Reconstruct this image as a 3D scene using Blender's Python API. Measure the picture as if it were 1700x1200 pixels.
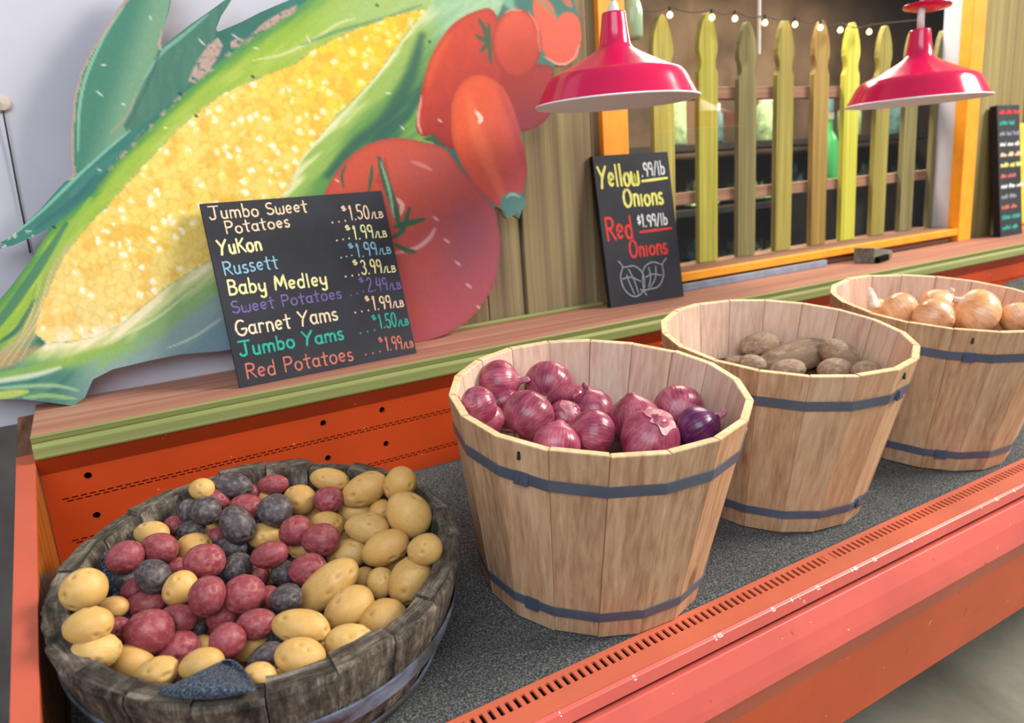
import bpy, bmesh, math, random
import numpy as np
from mathutils import Vector, Matrix
from mathutils.geometry import tessellate_polygon

S = bpy.context.scene
for o in list(bpy.data.objects): bpy.data.objects.remove(o)
COL = S.collection

# ------------------------------------------------------------------ camera
Z0 = 0.72                                   # height of the produce deck's origin above the floor
TAU = 0.1393                                # the deck slopes down towards the shopper
CAM = Vector((0.0, -0.1055, 0.7523 + Z0))
RT = Vector((0.8594, -0.5063, -0.0712)).normalized()
FW = Vector((0.4787, 0.8458, -0.2356)).normalized()
UP = RT.cross(FW).normalized(); RT = FW.cross(UP).normalized()
FPX = 1229.38
cam = bpy.data.cameras.new('camera'); cam_o = bpy.data.objects.new('camera', cam); COL.objects.link(cam_o)
cam.sensor_width = 36; cam.lens = FPX / 1700 * 36; cam.clip_start = 0.02
cam_o.matrix_world = Matrix(((RT.x, UP.x, -FW.x, CAM.x), (RT.y, UP.y, -FW.y, CAM.y), (RT.z, UP.z, -FW.z, CAM.z), (0, 0, 0, 1)))
cam.dof.use_dof = True; cam.dof.focus_distance = 1.12; cam.dof.aperture_fstop = 4.2
S.camera = cam_o

# ------------------------------------------------------------------ light
w = bpy.data.worlds.new('market_daylight'); S.world = w; w.use_nodes = True
w.node_tree.nodes['Background'].inputs[0].default_value = (0.86, 0.91, 1.0, 1)
w.node_tree.nodes['Background'].inputs[1].default_value = 0.27
def area(name, loc, target, sx, sy, power, color):
    l = bpy.data.lights.new(name, 'AREA'); l.shape = 'RECTANGLE'; l.size = sx; l.size_y = sy; l.energy = power; l.color = color
    o = bpy.data.objects.new(name, l); COL.objects.link(o); o.location = loc
    o.rotation_euler = (Vector(target) - Vector(loc)).to_track_quat('-Z', 'Y').to_euler(); return o
area('open_market_side_daylight', (6.0, -1.7, 4.9), (0.8, 1.1, 0.9), 2.4, 2.0, 580, (1.0, 0.94, 0.84))
area('cool_sky_fill', (-1.2, -2.0, 3.4), (0.6, 0.9, 0.9), 3.4, 2.4, 105, (0.88, 0.94, 1.0))  # unseen fill added for the cool sky light from the left front
vs = S.view_settings
vs.view_transform = 'Standard'; vs.look = 'None'; vs.gamma = 1; vs.use_curve_mapping = False; vs.exposure = 0.24

# ------------------------------------------------------------------ pixel rays onto real planes (photo taken as 1700 x 1200)
def ray(u, v): return FW + (u - 850) / FPX * RT - (v - 600) / FPX * UP
def on_y(u, v, y):
    d = ray(u, v); return CAM + d * ((y - CAM.y) / d.y)
def on_z(u, v, z):
    d = ray(u, v); return CAM + d * ((z - CAM.z) / d.z)
DECK = Matrix.Translation((0, 0, Z0)) @ Matrix.Rotation(TAU, 4, 'X')   # deck frame -> world
DINV = DECK.inverted()
def on_deck(u, v, z=0.0):
    c = DINV @ CAM; d = DINV.to_3x3() @ ray(u, v); t = (z - c.z) / d.z
    return c + d * t, t
def dk(x, y, z): return DECK @ Vector((x, y, z))

# ------------------------------------------------------------------ object helpers
def tag(o, label=None, cat=None, group=None, kind=None):
    if label: o['label'] = label
    if cat: o['category'] = cat
    if group: o['group'] = group
    if kind: o['kind'] = kind
    return o
def empty(name, mat=None):
    o = bpy.data.objects.new(name, None); COL.objects.link(o); o.empty_display_size = 0.05
    if mat is not None: o.matrix_world = mat
    return o
def link(name, me, parent=None, mat=None, m=None):
    o = bpy.data.objects.new(name, me); COL.objects.link(o)
    if mat is not None and not me.materials: me.materials.append(mat)
    if parent is not None: o.parent = parent
    if m is not None:
        if parent is not None: o.matrix_local = m
        else: o.matrix_world = m
    return o
def mesh(name, V, F, smooth=False):
    me = bpy.data.meshes.new(name); me.from_pydata([tuple(v) for v in V], [], F); me.update()
    if smooth: me.polygons.foreach_set('use_smooth', [True] * len(me.polygons))
    return me
def fixn(me):
    bm = bmesh.new(); bm.from_mesh(me); bmesh.ops.recalc_face_normals(bm, faces=bm.faces); bm.to_mesh(me); bm.free(); return me
class MB:
    def __init__(s): s.V = []; s.F = []
    def box(s, lo, hi, fn=None):
        b = len(s.V); x0, y0, z0 = lo; x1, y1, z1 = hi
        P = [(x0, y0, z0), (x1, y0, z0), (x1, y1, z0), (x0, y1, z0), (x0, y0, z1), (x1, y0, z1), (x1, y1, z1), (x0, y1, z1)]
        s.V += [fn(*p) if fn else p for p in P]
        s.F += [tuple(b + i for i in f) for f in ((0, 3, 2, 1), (4, 5, 6, 7), (0, 1, 5, 4), (1, 2, 6, 5), (2, 3, 7, 6), (3, 0, 4, 7))]
        return s
    def quad(s, a, b_, c, d):
        b = len(s.V); s.V += [a, b_, c, d]; s.F.append((b, b + 1, b + 2, b + 3)); return s
    def prism_x(s, prof, x0, x1):                       # closed YZ profile extruded along X
        b = len(s.V); n = len(prof)
        s.V += [(x0, p[0], p[1]) for p in prof] + [(x1, p[0], p[1]) for p in prof]
        s.F += [(b + i, b + (i + 1) % n, b + n + (i + 1) % n, b + n + i) for i in range(n)]
        s.F += [tuple(b + i for i in range(n))[::-1], tuple(b + n + i for i in range(n))]
        return s
    def tube(s, pts, r, seg=8):
        pts = [Vector(p) for p in pts]; b = len(s.V)
        rs = r if isinstance(r, (list, tuple)) else [r] * len(pts)
        prev = None
        for i, p in enumerate(pts):
            t = (pts[min(i + 1, len(pts) - 1)] - pts[max(i - 1, 0)]).normalized()
            a = (prev - t * prev.dot(t)).normalized() if prev is not None else t.orthogonal().normalized()
            prev = a; c = t.cross(a)
            for k in range(seg):
                th = 2 * math.pi * k / seg; s.V.append(tuple(p + (a * math.cos(th) + c * math.sin(th)) * rs[i]))
        for i in range(len(pts) - 1):
            for k in range(seg):
                s.F.append((b + i * seg + k, b + i * seg + (k + 1) % seg, b + (i + 1) * seg + (k + 1) % seg, b + (i + 1) * seg + k))
        s.F.append(tuple(b + k for k in range(seg))[::-1]); s.F.append(tuple(b + (len(pts) - 1) * seg + k for k in range(seg)))
        return s
    def lathe(s, prof, seg=48, closed=False):
        b = len(s.V); n = len(prof)
        for r, z in prof:
            for k in range(seg):
                th = 2 * math.pi * k / seg; s.V.append((r * math.cos(th), r * math.sin(th), z))
        for i in range(n - 1):
            for k in range(seg):
                s.F.append((b + i * seg + k, b + i * seg + (k + 1) % seg, b + (i + 1) * seg + (k + 1) % seg, b + (i + 1) * seg + k))
        return s
    def build(s, name, mat, parent=None, m=None, smooth=False, bevel=0, auto=False):
        me = fixn(mesh(name, s.V, s.F, smooth)); o = link(name, me, parent, mat, m)
        if bevel:
            bv = o.modifiers.new('bevel', 'BEVEL'); bv.width = bevel; bv.segments = 2; bv.limit_method = 'ANGLE'; bv.angle_limit = math.radians(35)
        return o
def spline(pts, n=6, closed=False):
    P = [np.array(p, float) for p in pts]; N = len(P); out = []
    rng = range(N) if closed else range(N - 1)
    for i in rng:
        p0 = P[(i - 1) % N] if (closed or i > 0) else 2 * P[0] - P[1]
        p1 = P[i]; p2 = P[(i + 1) % N]
        p3 = P[(i + 2) % N] if (closed or i + 2 < N) else 2 * P[N - 1] - P[N - 2]
        for k in range(n):
            t = k / n
            out.append(.5 * ((2 * p1) + (-p0 + p2) * t + (2 * p0 - 5 * p1 + 4 * p2 - p3) * t * t + (-p0 + 3 * p1 - 3 * p2 + p3) * t ** 3))
    if not closed: out.append(P[-1])
    return out

# ------------------------------------------------------------------ materials
def lin(c): return tuple(((x / 255) / 12.92 if x / 255 <= 0.04045 else ((x / 255 + 0.055) / 1.055) ** 2.4) for x in c)
def rgba(c): return (*lin(c), 1)
class NB:
    def __init__(s, name, rough=0.6, spec=0.4):
        s.m = bpy.data.materials.new(name); s.m.use_nodes = True; s.t = s.m.node_tree
        s.b = s.t.nodes['Principled BSDF']; s.b.inputs['Roughness'].default_value = rough
        s.b.inputs['Specular IOR Level'].default_value = spec
    def n(s, typ, **kw):
        nd = s.t.nodes.new('ShaderNode' + typ)
        for k, v in kw.items():
            if k.startswith('i_'):
                nd.inputs[k[2:].replace('_', ' ')].default_value = v
            else: setattr(nd, k, v)
        return nd
    def l(s, a, b): s.t.links.new(a, b)
    def coords(s, scale=(1, 1, 1), rnd=True, gen='Object'):
        tc = s.n('TexCoord'); mp = s.n('Mapping'); mp.inputs['Scale'].default_value = scale
        if rnd:
            oi = s.n('ObjectInfo'); vm = s.n('VectorMath', operation='MULTIPLY_ADD'); cx = s.n('CombineXYZ')
            for k in range(3): s.l(oi.outputs['Random'], cx.inputs[k])
            s.l(cx.outputs[0], vm.inputs[0]); vm.inputs[1].default_value = (3.7, 5.3, 7.9); s.l(tc.outputs[gen], vm.inputs[2]); s.l(vm.outputs[0], mp.inputs[0])
        else: s.l(tc.outputs[gen], mp.inputs[0])
        return mp.outputs[0]
    def noise(s, vec, scale, detail=4, rough=.55, dist=0):
        nd = s.n('TexNoise'); nd.inputs['Scale'].default_value = scale; nd.inputs['Detail'].default_value = detail
        nd.inputs['Roughness'].default_value = rough; nd.inputs['Distortion'].default_value = dist; s.l(vec, nd.inputs['Vector']); return nd.outputs['Fac']
    def ramp(s, fac, stops):
        r = s.n('ValToRGB'); e = r.color_ramp.elements
        while len(e) < len(stops): e.new(0.5)
        for k, (p, c) in enumerate(stops): e[k].position = p; e[k].color = rgba(c) if len(c) == 3 else c
        s.l(fac, r.inputs[0]); return r.outputs[0]
    def mix(s, fac, a, b, typ='MIX'):
        m = s.n('Mix', data_type='RGBA', blend_type=typ)
        for sock, v in ((m.inputs[0], fac), (m.inputs[6], a), (m.inputs[7], b)):
            if hasattr(v, 'links'): s.l(v, sock)
            elif isinstance(v, (int, float)): sock.default_value = v
            else: sock.default_value = rgba(v)
        return m.outputs[2]
    def math(s, op, a, b=0.0):
        m = s.n('Math', operation=op)
        for k, v in ((0, a), (1, b)):
            if hasattr(v, 'links'): s.l(v, m.inputs[k])
            else: m.inputs[k].default_value = v
        return m.outputs[0]
    def color(s, c):
        if hasattr(c, 'links'): s.l(c, s.b.inputs['Base Color'])
        else: s.b.inputs['Base Color'].default_value = rgba(c)
        return s
    def bump(s, h, strength=.3, dist=.002):
        b = s.n('Bump'); b.inputs['Strength'].default_value = strength; b.inputs['Distance'].default_value = dist
        s.l(h, b.inputs['Height']); s.l(b.outputs[0], s.b.inputs['Normal']); return s
def rnd_tint(nb, col, amt):
    oi = nb.n('ObjectInfo'); hs = nb.n('HueSaturation')
    v = nb.math('MULTIPLY_ADD', oi.outputs['Random'], amt * 2); nb.t.nodes[-1].inputs[2].default_value = 1 - amt
    nb.l(v, hs.inputs['Value']); nb.l(col, hs.inputs['Color']); return hs.outputs[0]

def plain(name, c, rough=.6, spec=.4, metal=0, var=.12, scale=18, bump=0):
    nb = NB(name, rough, spec); v = nb.coords()
    f = nb.noise(v, scale, 5)
    d = tuple(x * (1 - var) for x in c); h = tuple(min(255, x * (1 + var)) for x in c)
    nb.color(nb.ramp(f, [(.3, d), (.7, h)])); nb.b.inputs['Metallic'].default_value = metal
    if bump: nb.bump(nb.noise(v, scale * 4, 5), bump, .002)
    return nb.m
def wood(name, dark, mid, light, along='Z', scale=1.0, rough=.6, tint=.12, bump=.25, contrast=1.0, knots=True, hue=None):
    nb = NB(name, rough, .3)
    def kv(across, al): return tuple(scale * (al if c == along else across) for c in 'XYZ')
    g = nb.noise(nb.coords(kv(22, 1.1)), 1.3, 5, .55, .55)
    streak = nb.noise(nb.coords(kv(95, 1.6)), 1.2, 3, .6, .2)
    fine = nb.noise(nb.coords(kv(330, 9)), 1.2, 3, .6)
    broad = nb.noise(nb.coords(kv(5, 1.4)), 1.0, 2)
    f = nb.math('ADD', nb.math('MULTIPLY', g, .33), nb.math('ADD', nb.math('MULTIPLY', streak, .47), nb.math('MULTIPLY', broad, .20)))
    c = nb.ramp(f, [(.5 - .15 / contrast, dark), (.5, mid), (.5 + .13 / contrast, light)])
    c = nb.mix(nb.math('MULTIPLY', fine, .30), c, dark)
    if hue:
        oi = nb.n('ObjectInfo'); hm = nb.ramp(oi.outputs['Random'], [(.35, (0, 0, 0)), (.9, (255, 255, 255))])
        c = nb.mix(nb.math('MULTIPLY', hm, .55), c, nb.mix(.5, c, hue, 'MULTIPLY')) if False else nb.mix(nb.math('MULTIPLY', hm, .38), c, hue)
    if knots:
        vo = nb.n('TexVoronoi'); vo.inputs['Scale'].default_value = 1.0; nb.l(nb.coords(kv(6, 2.6)), vo.inputs['Vector'])
        kn = nb.ramp(vo.outputs['Distance'], [(.045, (255, 255, 255)), (.09, (0, 0, 0))])
        c = nb.mix(nb.math('MULTIPLY', kn, .65), c, tuple(x * .5 for x in dark))
    nb.color(rnd_tint(nb, c, tint)); nb.bump(nb.math('ADD', fine, nb.math('MULTIPLY', streak, .6)), bump, .0015)
    return nb.m
def paint_metal(name, c, rough=.35, chips=True, dirt=(120, 70, 50), seed=0.0, spec=.5):
    nb = NB(name, rough, spec); v = nb.coords(rnd=False)
    f = nb.noise(v, 5, 5); col = nb.ramp(f, [(.3, tuple(x * .9 for x in c)), (.7, c)])
    if chips:
        ch = nb.noise(v, 70, 3, .5); m = nb.ramp(ch, [(.735, (0, 0, 0)), (.76, (255, 255, 255))])
        col = nb.mix(nb.math('MULTIPLY', m, .55), col, (225, 190, 175))
        ds = nb.noise(v, 46, 2, .4); m2 = nb.ramp(ds, [(.74, (0, 0, 0)), (.76, (255, 255, 255))]); col = nb.mix(nb.math('MULTIPLY', m2, .6), col, dirt)
    nb.color(col); nb.bump(nb.noise(v, 160, 3), .05, .001); return nb.m

M = {}
M['white_wall'] = plain('white_wall_paint', (198, 197, 208), .8, .2, var=.03, scale=3)
M['plank'] = wood('mossy_plank_wood', (88, 72, 58), (132, 114, 86), (158, 146, 100), 'Z', .38, .85, .08, .4, 1.0)
M['plank_r'] = wood('olive_plank_wood', (112, 98, 60), (150, 134, 84), (172, 158, 104), 'Z', .38, .8, .05, .3)
M['orange_trim'] = plain('orange_trim_paint', (250, 158, 40), .5, .4, var=.05)
M['picket'] = wood('treated_picket_wood', (120, 108, 44), (160, 148, 64), (186, 176, 86), 'Z', .8, .75, .22, .3)
M['picket_bright'] = wood('fresh_yellow_picket_wood', (170, 165, 40), (205, 205, 66), (228, 226, 110), 'Z', .8, .75, .05, .3)
M['picket_green'] = wood('mossy_bright_picket_wood', (136, 130, 40), (172, 166, 58), (196, 190, 84), 'Z', .8, .75, .04, .3)
M['picket_brown'] = wood('tan_brown_picket_wood', (116, 88, 34), (158, 128, 58), (184, 160, 86), 'Z', .8, .75, .04, .3)
M['picket_dark'] = wood('olive_grey_picket_wood', (92, 86, 46), (128, 120, 70), (150, 142, 92), 'Z', .8, .75, .04, .3)
M['rail'] = wood('rail_wood', (120, 84, 66), (150, 110, 86), (170, 132, 106), 'X', .8, .8, .06, .3)
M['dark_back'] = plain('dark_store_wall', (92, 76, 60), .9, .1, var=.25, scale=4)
M['ledge_top'] = wood('ledge_brick_paint', (140, 92, 76), (176, 122, 102), (196, 146, 124), 'X', .6, .7, .03, .2, knots=False)
M['ledge_green'] = wood('ledge_green_paint', (112, 116, 66), (142, 147, 88), (160, 164, 108), 'X', .6, .6, .02, .2, knots=False)
M['case'] = paint_metal('orange_case_paint', (190, 66, 22), .38)
M['case_front'] = paint_metal('sky_pink_case_paint', (218, 98, 86), .36, spec=.6)  # orange case with the sky's pink reflection put into the colour
M['case_rail'] = paint_metal('rail_coral_paint', (206, 104, 76), .45)
M['case_end'] = paint_metal('end_panel_coral_paint', (202, 92, 64), .5)
M['varnish'] = wood('varnished_end_wood', (110, 62, 18), (160, 98, 34), (196, 134, 58), 'Z', .7, .25, .02, .1)
M['black'] = plain('black_void', (14, 13, 12), .9, .1)
M['grey_dark'] = plain('dark_grey_base', (52, 48, 44), .85, .2)
M['cedar'] = wood('cedar_stave_wood', (152, 110, 80), (200, 162, 126), (222, 190, 154), 'Z', 1.0, .62, .15, .3, .9, hue=(172, 118, 82))
M['cedar_in'] = wood('cedar_inner_wood', (196, 156, 132), (224, 192, 170), (238, 214, 196), 'Z', 1.0, .62, .08, .2, hue=(222, 176, 150))
M['cedar_cut'] = wood('cedar_cut_edge', (206, 166, 118), (232, 200, 152), (244, 220, 178), 'Z', 1.0, .6, .05, .1, knots=False)
M['bottom'] = wood('shade_dark_bottom_wood', (70, 46, 34), (98, 68, 52), (118, 86, 68), 'X', .8, .8, .05)  # darkened to stand for the shade between the produce
M['hoop'] = plain('blue_grey_hoop_band', (80, 88, 104), .4, .5, var=.12, scale=8)
M['hoop_dark'] = plain('hoop_clasp_metal', (70, 80, 100), .35, .6, metal=.3)
M['staple'] = plain('dark_staple', (30, 34, 36), .4, .5)
def old_wood(name, along):
    nb = NB(name, .88, .25)
    kv = lambda ac, al: tuple(al if c == along else ac for c in 'XYZ')
    g = nb.noise(nb.coords(kv(40, 4)), 1.2, 6, .65, .5); m_ = nb.noise(nb.coords((1, 1, 1)), 55, 6, .7, .4); fi = nb.noise(nb.coords(kv(260, 20)), 1.2, 3, .6)
    f = nb.math('ADD', nb.math('MULTIPLY', g, .5), nb.math('ADD', nb.math('MULTIPLY', m_, .3), nb.math('MULTIPLY', fi, .2)))
    c = nb.ramp(f, [(.36, (32, 27, 23)), (.45, (66, 58, 50)), (.52, (96, 87, 77)), (.62, (146, 136, 122))])
    nb.color(rnd_tint(nb, c, .16)); nb.bump(f, 1.0, .008); return nb.m
M['old_wood'] = old_wood('weathered_barrel_wood', 'Z'); M['old_top'] = old_wood('weathered_barrel_end_grain', 'Y')
def old_hoop():
    nb = NB('rusty_blue_hoop', .55, .4); v = nb.coords(rnd=False); a = nb.noise(v, 9, 6, .65, .6)
    nb.color(nb.ramp(a, [(.40, (50, 43, 38)), (.48, (80, 82, 88)), (.56, (104, 116, 138)), (.68, (128, 142, 166))])); nb.bump(a, .4, .004); return nb.m
M['old_hoop'] = old_hoop()
M['lamp_red'] = NB('raspberry_enamel', .16, .6).color((212, 26, 80)).m
M['lamp_white'] = NB('white_enamel_lining', .4, .4).color((246, 248, 254)).m
M['cord_white'] = NB('white_cord', .5, .3).color((232, 228, 222)).m
M['floor'] = None
def floor_mat():
    nb = NB('worn_concrete', .75, .3); v = nb.coords(rnd=False)
    a = nb.noise(v, 1.6, 8, .65, .6); b = nb.noise(v, 40, 4)
    c = nb.ramp(a, [(.3, (112, 106, 94)), (.5, (146, 140, 126)), (.7, (170, 164, 150))]); c = nb.mix(nb.math('MULTIPLY', b, .25), c, (90, 84, 74))
    nb.color(c); nb.bump(b, .2, .004); return nb.m
M['floor'] = floor_mat()
def felt(name, lo, mid, hi, sc=420):
    nb = NB(name, .95, .1); v = nb.coords(rnd=False)
    a = nb.noise(v, sc, 3, .7); b = nb.noise(v, 7, 4)
    c = nb.ramp(a, [(.36, lo), (.5, mid), (.66, hi)]); c = nb.mix(nb.math('MULTIPLY', b, .35), c, lo)
    nb.color(c); nb.bump(a, .8, .003); nb.b.inputs['Sheen Weight'].default_value = .05; return nb.m
M['felt'] = felt('charcoal_felt_carpet', (46, 46, 47), (82, 83, 83), (138, 139, 138), 330)
M['felt_blue'] = felt('blue_grey_felt', (34, 40, 50), (66, 76, 92), (130, 142, 158), 420)
def potato_mat(name, base, alt, speck, spk=.5, rough=.5, blotch=None, alt2=None):
    nb = NB(name, rough, .35); v = nb.coords()
    a = nb.noise(v, 1.4, 4); c = nb.ramp(a, [(.3, alt), (.65, base)])
    if blotch: c = nb.mix(nb.ramp(nb.noise(v, 3.2, 6, .65), [(.48, (0, 0, 0)), (.62, (255, 255, 255))]), c, blotch)
    vo = nb.n('TexVoronoi'); vo.inputs['Scale'].default_value = 4.5; nb.l(v, vo.inputs['Vector'])
    s1 = nb.ramp(vo.outputs['Distance'], [(.05, (255, 255, 255)), (.17, (0, 0, 0))])
    c = nb.mix(nb.math('MULTIPLY', s1, spk), c, speck)
    fn = nb.noise(v, 26, 5, .7); c = nb.mix(nb.math('MULTIPLY', nb.ramp(fn, [(.42, (0, 0, 0)), (.72, (255, 255, 255))]), .4), c, speck)
    if alt2:
        oi = nb.n('ObjectInfo'); wn = nb.n('TexWhiteNoise', noise_dimensions='1D'); nb.l(oi.outputs['Random'], wn.inputs['W']); c = nb.mix(nb.math('MULTIPLY', wn.outputs['Value'], .7), c, alt2)
    vc = nb.n('VertexColor'); vc.layer_name = 'eyes'; c = nb.mix(nb.math('MULTIPLY', vc.outputs['Color'], .5), c, tuple(x * .55 for x in speck))
    nb.color(rnd_tint(nb, c, .08)); nb.bump(fn, .12, .02); return nb.m
M['pot_y'] = potato_mat('yellow_potato_skin', (226, 190, 122), (208, 166, 94), (146, 104, 56), .55, .4, (216, 174, 100), (208, 158, 88))
M['pot_r'] = potato_mat('red_potato_skin', (158, 74, 82), (134, 54, 64), (88, 36, 42), .4, .38, (172, 98, 96))
M['pot_p'] = potato_mat('purple_potato_skin', (86, 76, 78), (60, 52, 54), (34, 29, 31), .4, .42, (116, 108, 108))
M['pot_b'] = potato_mat('russet_potato_skin', (164, 136, 110), (142, 114, 94), (100, 78, 64), .35, .6, (184, 160, 134))
def onion_mat(name, dark, mid, light, n=38, rough=.29):
    nb = NB(name, rough, .5); tc = nb.n('TexCoord'); sx = nb.n('SeparateXYZ'); nb.l(tc.outputs['Object'], sx.inputs[0])
    ang = nb.math('ARCTAN2', sx.outputs[1], sx.outputs[0])
    ns = nb.noise(nb.coords((1, 1, 1)), 1.6, 4)
    ph = nb.math('ADD', nb.math('MULTIPLY', ang, n), nb.math('MULTIPLY', ns, 9))
    st = nb.math('MULTIPLY_ADD', nb.math('SINE', ph), .5); nb.t.nodes[-1].inputs[2].default_value = .5
    f = nb.math('ADD', nb.math('MULTIPLY', st, .06), nb.math('MULTIPLY', nb.noise(nb.coords((1, 1, .45)), 2.0, 6, .62, .5), .96))
    c = nb.ramp(f, [(.3, dark), (.5, mid), (.78, light)])
    nb.color(rnd_tint(nb, c, .14)); nb.bump(st, .05, .01)
    nb.b.inputs['Coat Weight'].default_value = .08; nb.b.inputs['Coat Roughness'].default_value = .3; return nb.m
M['onion_r'] = onion_mat('red_onion_skin', (100, 32, 54), (152, 64, 88), (190, 116, 130))
M['onion_d'] = onion_mat('dark_purple_onion_skin', (58, 16, 56), (96, 34, 86), (140, 76, 124))
M['onion_y'] = onion_mat('yellow_onion_skin', (206, 134, 84), (228, 170, 122), (244, 206, 170), 30, .28)
M['paper_r'] = onion_mat('dry_red_onion_skin', (120, 52, 70), (166, 88, 104), (200, 140, 146), 30, .45)
M['paper_w'] = plain('dry_pale_onion_skin', (226, 200, 184), .6, .3, var=.15, scale=60)
M['roots'] = plain('dry_onion_roots', (150, 116, 84), .8, .2, var=.3, scale=80)
M['board'] = plain('black_chalkboard_slate', (47, 47, 54), .7, .3, var=.14, scale=9)
M['board_edge'] = plain('board_dark_edge', (36, 32, 34), .7, .2)
def chalk(name, c):
    nb = NB('chalk_' + name, .9, .1); v = nb.coords(rnd=False); f = nb.noise(v, 260, 3, .6)
    nb.color(nb.ramp(f, [(.28, tuple(x * .72 for x in c)), (.5, c)])); return nb.m

# ------------------------------------------------------------------ setting: floor, walls, window opening
YW = 1.505                                 # wall plane
LEDGE_Z = 0.411 + Z0
o = MB().box((-6, -6, -0.05), (9, 4, 0)).build('floor', M['floor']); tag(o, 'worn grey concrete market floor', 'floor', kind='structure')
o = MB().box((-5, YW - .004, 0), (-.118, YW + .076, LEDGE_Z - .03)).build('wall_left_lower', plain('shaded_wall_paint', (100, 96, 94), .85, .2, var=.12, scale=9)); tag(o, 'lower white wall left of the case, coloured grey for its shade', 'wall', kind='structure')  # lower part of the white wall, its shade put into the grey
o = MB().box((-5, YW, LEDGE_Z - .03), (0.62, YW + .08, 2.6)).build('wall_left', M['white_wall']); tag(o, 'white painted wall behind the painted corn cutout', 'wall', kind='structure')
# plank wall between the cutout and the window
PL0, PL1, PR0, PR1 = [on_y(u, 200, YW - .012).x for u in (1000, 1043, 1604, 1625)]
wb = empty('wall_back', Matrix.Translation((0, YW, 0))); tag(wb, 'weathered mossy plank wall beside the window', 'wall', kind='structure')
for (a, b, dy) in ((.62, .742, 0), (.746, .858, .004), (.861, .965, .006), (.970, 1.192, -.002), (1.196, PL0 + .02, .004)):
    MB().box((a, dy, 0), (b, dy + .03, 2.6)).build('plank', M['plank'], wb, bevel=.003)
MB().box((.62, .036, 0), (PL0 + .02, .08, 2.6)).build('backing', M['grey_dark'], wb)
wr = empty('wall_right', Matrix.Translation((0, YW, 0))); tag(wr, 'olive plank wall right of the orange window post', 'wall', kind='structure')
for k in range(12):
    a = PR1 - .01 + k * .36
    MB().box((a, 0 if k % 2 else .004, 0), (a + .354, .03, 2.6)).build('plank', M['plank_r'], wr, bevel=.003)
MB().box((PR1 - .01, .032, 0), (7.2, .08, 2.6)).build('backing', M['grey_dark'], wr)
win = empty('window_1', Matrix.Translation((0, YW, LEDGE_Z))); tag(win, 'wide window opening framed in bright orange trim', 'window', kind='structure')
MB().box((PL0, -.012, .0), (PL1, .03, 1.6)).build('frame_post', M['orange_trim'], win, bevel=.002)
MB().box((PR0, -.012, .0), (PR1, .03, 1.6)).build('frame_post', M['orange_trim'], win, bevel=.002)
MB().box((PL1, -.010, .024), (PR0, .012, .048)).build('sill_trim', M['orange_trim'], win, bevel=.002)
MB().box((PL1, .012, .0), (PR0, .16, .052)).build('sill', M['rail'], win, bevel=.002)
MB().box((PR0, .03, .052), (PR0 + .024, .093, 1.6)).build('jamb', M['white_wall'], win)
MB().box((PL1 - .024, .03, .052), (PL1, .09, 1.6)).build('jamb', M['plank'], win)
gm = NB('window_glass', .03, .5); g = gm.n('BsdfGlossy'); g.inputs['Roughness'].default_value = .04; tr = gm.n('BsdfTransparent'); mx = gm.n('MixShader')
mx.inputs[0].default_value = .035; gm.l(tr.outputs[0], mx.inputs[1]); gm.l(g.outputs[0], mx.inputs[2])
gm.l(mx.outputs[0], gm.t.nodes['Material Output'].inputs[0])
MB().box((PL1, .018, .052), (PR0, .022, 1.6)).build('pane', gm.m, win)
tag(MB().box((1.30, YW - .032, LEDGE_Z + .0005), (2.10, YW - .0165, LEDGE_Z + .02)).build('metal_strip', plain('blue_grey_strip', (132, 140, 156), .5), bevel=.001),
    'blue grey metal strip lying under the orange window trim', 'strip')
# shop room seen through the pickets
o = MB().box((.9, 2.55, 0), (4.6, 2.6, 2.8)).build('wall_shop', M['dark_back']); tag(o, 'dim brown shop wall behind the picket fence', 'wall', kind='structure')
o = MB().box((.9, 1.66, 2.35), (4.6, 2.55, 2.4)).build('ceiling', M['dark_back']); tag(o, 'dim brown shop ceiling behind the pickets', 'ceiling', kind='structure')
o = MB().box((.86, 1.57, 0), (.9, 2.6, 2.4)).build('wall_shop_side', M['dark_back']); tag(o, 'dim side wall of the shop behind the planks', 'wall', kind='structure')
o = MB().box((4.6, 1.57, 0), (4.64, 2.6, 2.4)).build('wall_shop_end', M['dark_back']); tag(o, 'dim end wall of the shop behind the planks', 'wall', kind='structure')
shelf = empty('store_shelf', Matrix.Translation((1.0, 2.2, 0))); tag(shelf, 'dark shelving unit in the dim shop behind the pickets', 'shelf')
for z in (1.02, 1.28, 1.54): MB().box((0, 0, z), (3.2, .32, z + .025)).build('shelf_board', M['grey_dark'], shelf)
for x in (0, 1.06, 2.12, 3.17): MB().box((x, .3, 0), (x + .03, .33, 1.80)).build('upright', M['grey_dark'], shelf)
random.seed(5)
greens = [plain('dim_green_leaf', (78, 120, 70), .7, .3, var=.3, scale=25), plain('pale_green_leaf', (150, 176, 128), .7, .3, var=.3, scale=25), plain('dusty_olive_leaf', (104, 110, 82), .7, .3, var=.3, scale=25), plain('cool_teal_leaf', (78, 112, 112), .7, .3, var=.3, scale=25)]
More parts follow.
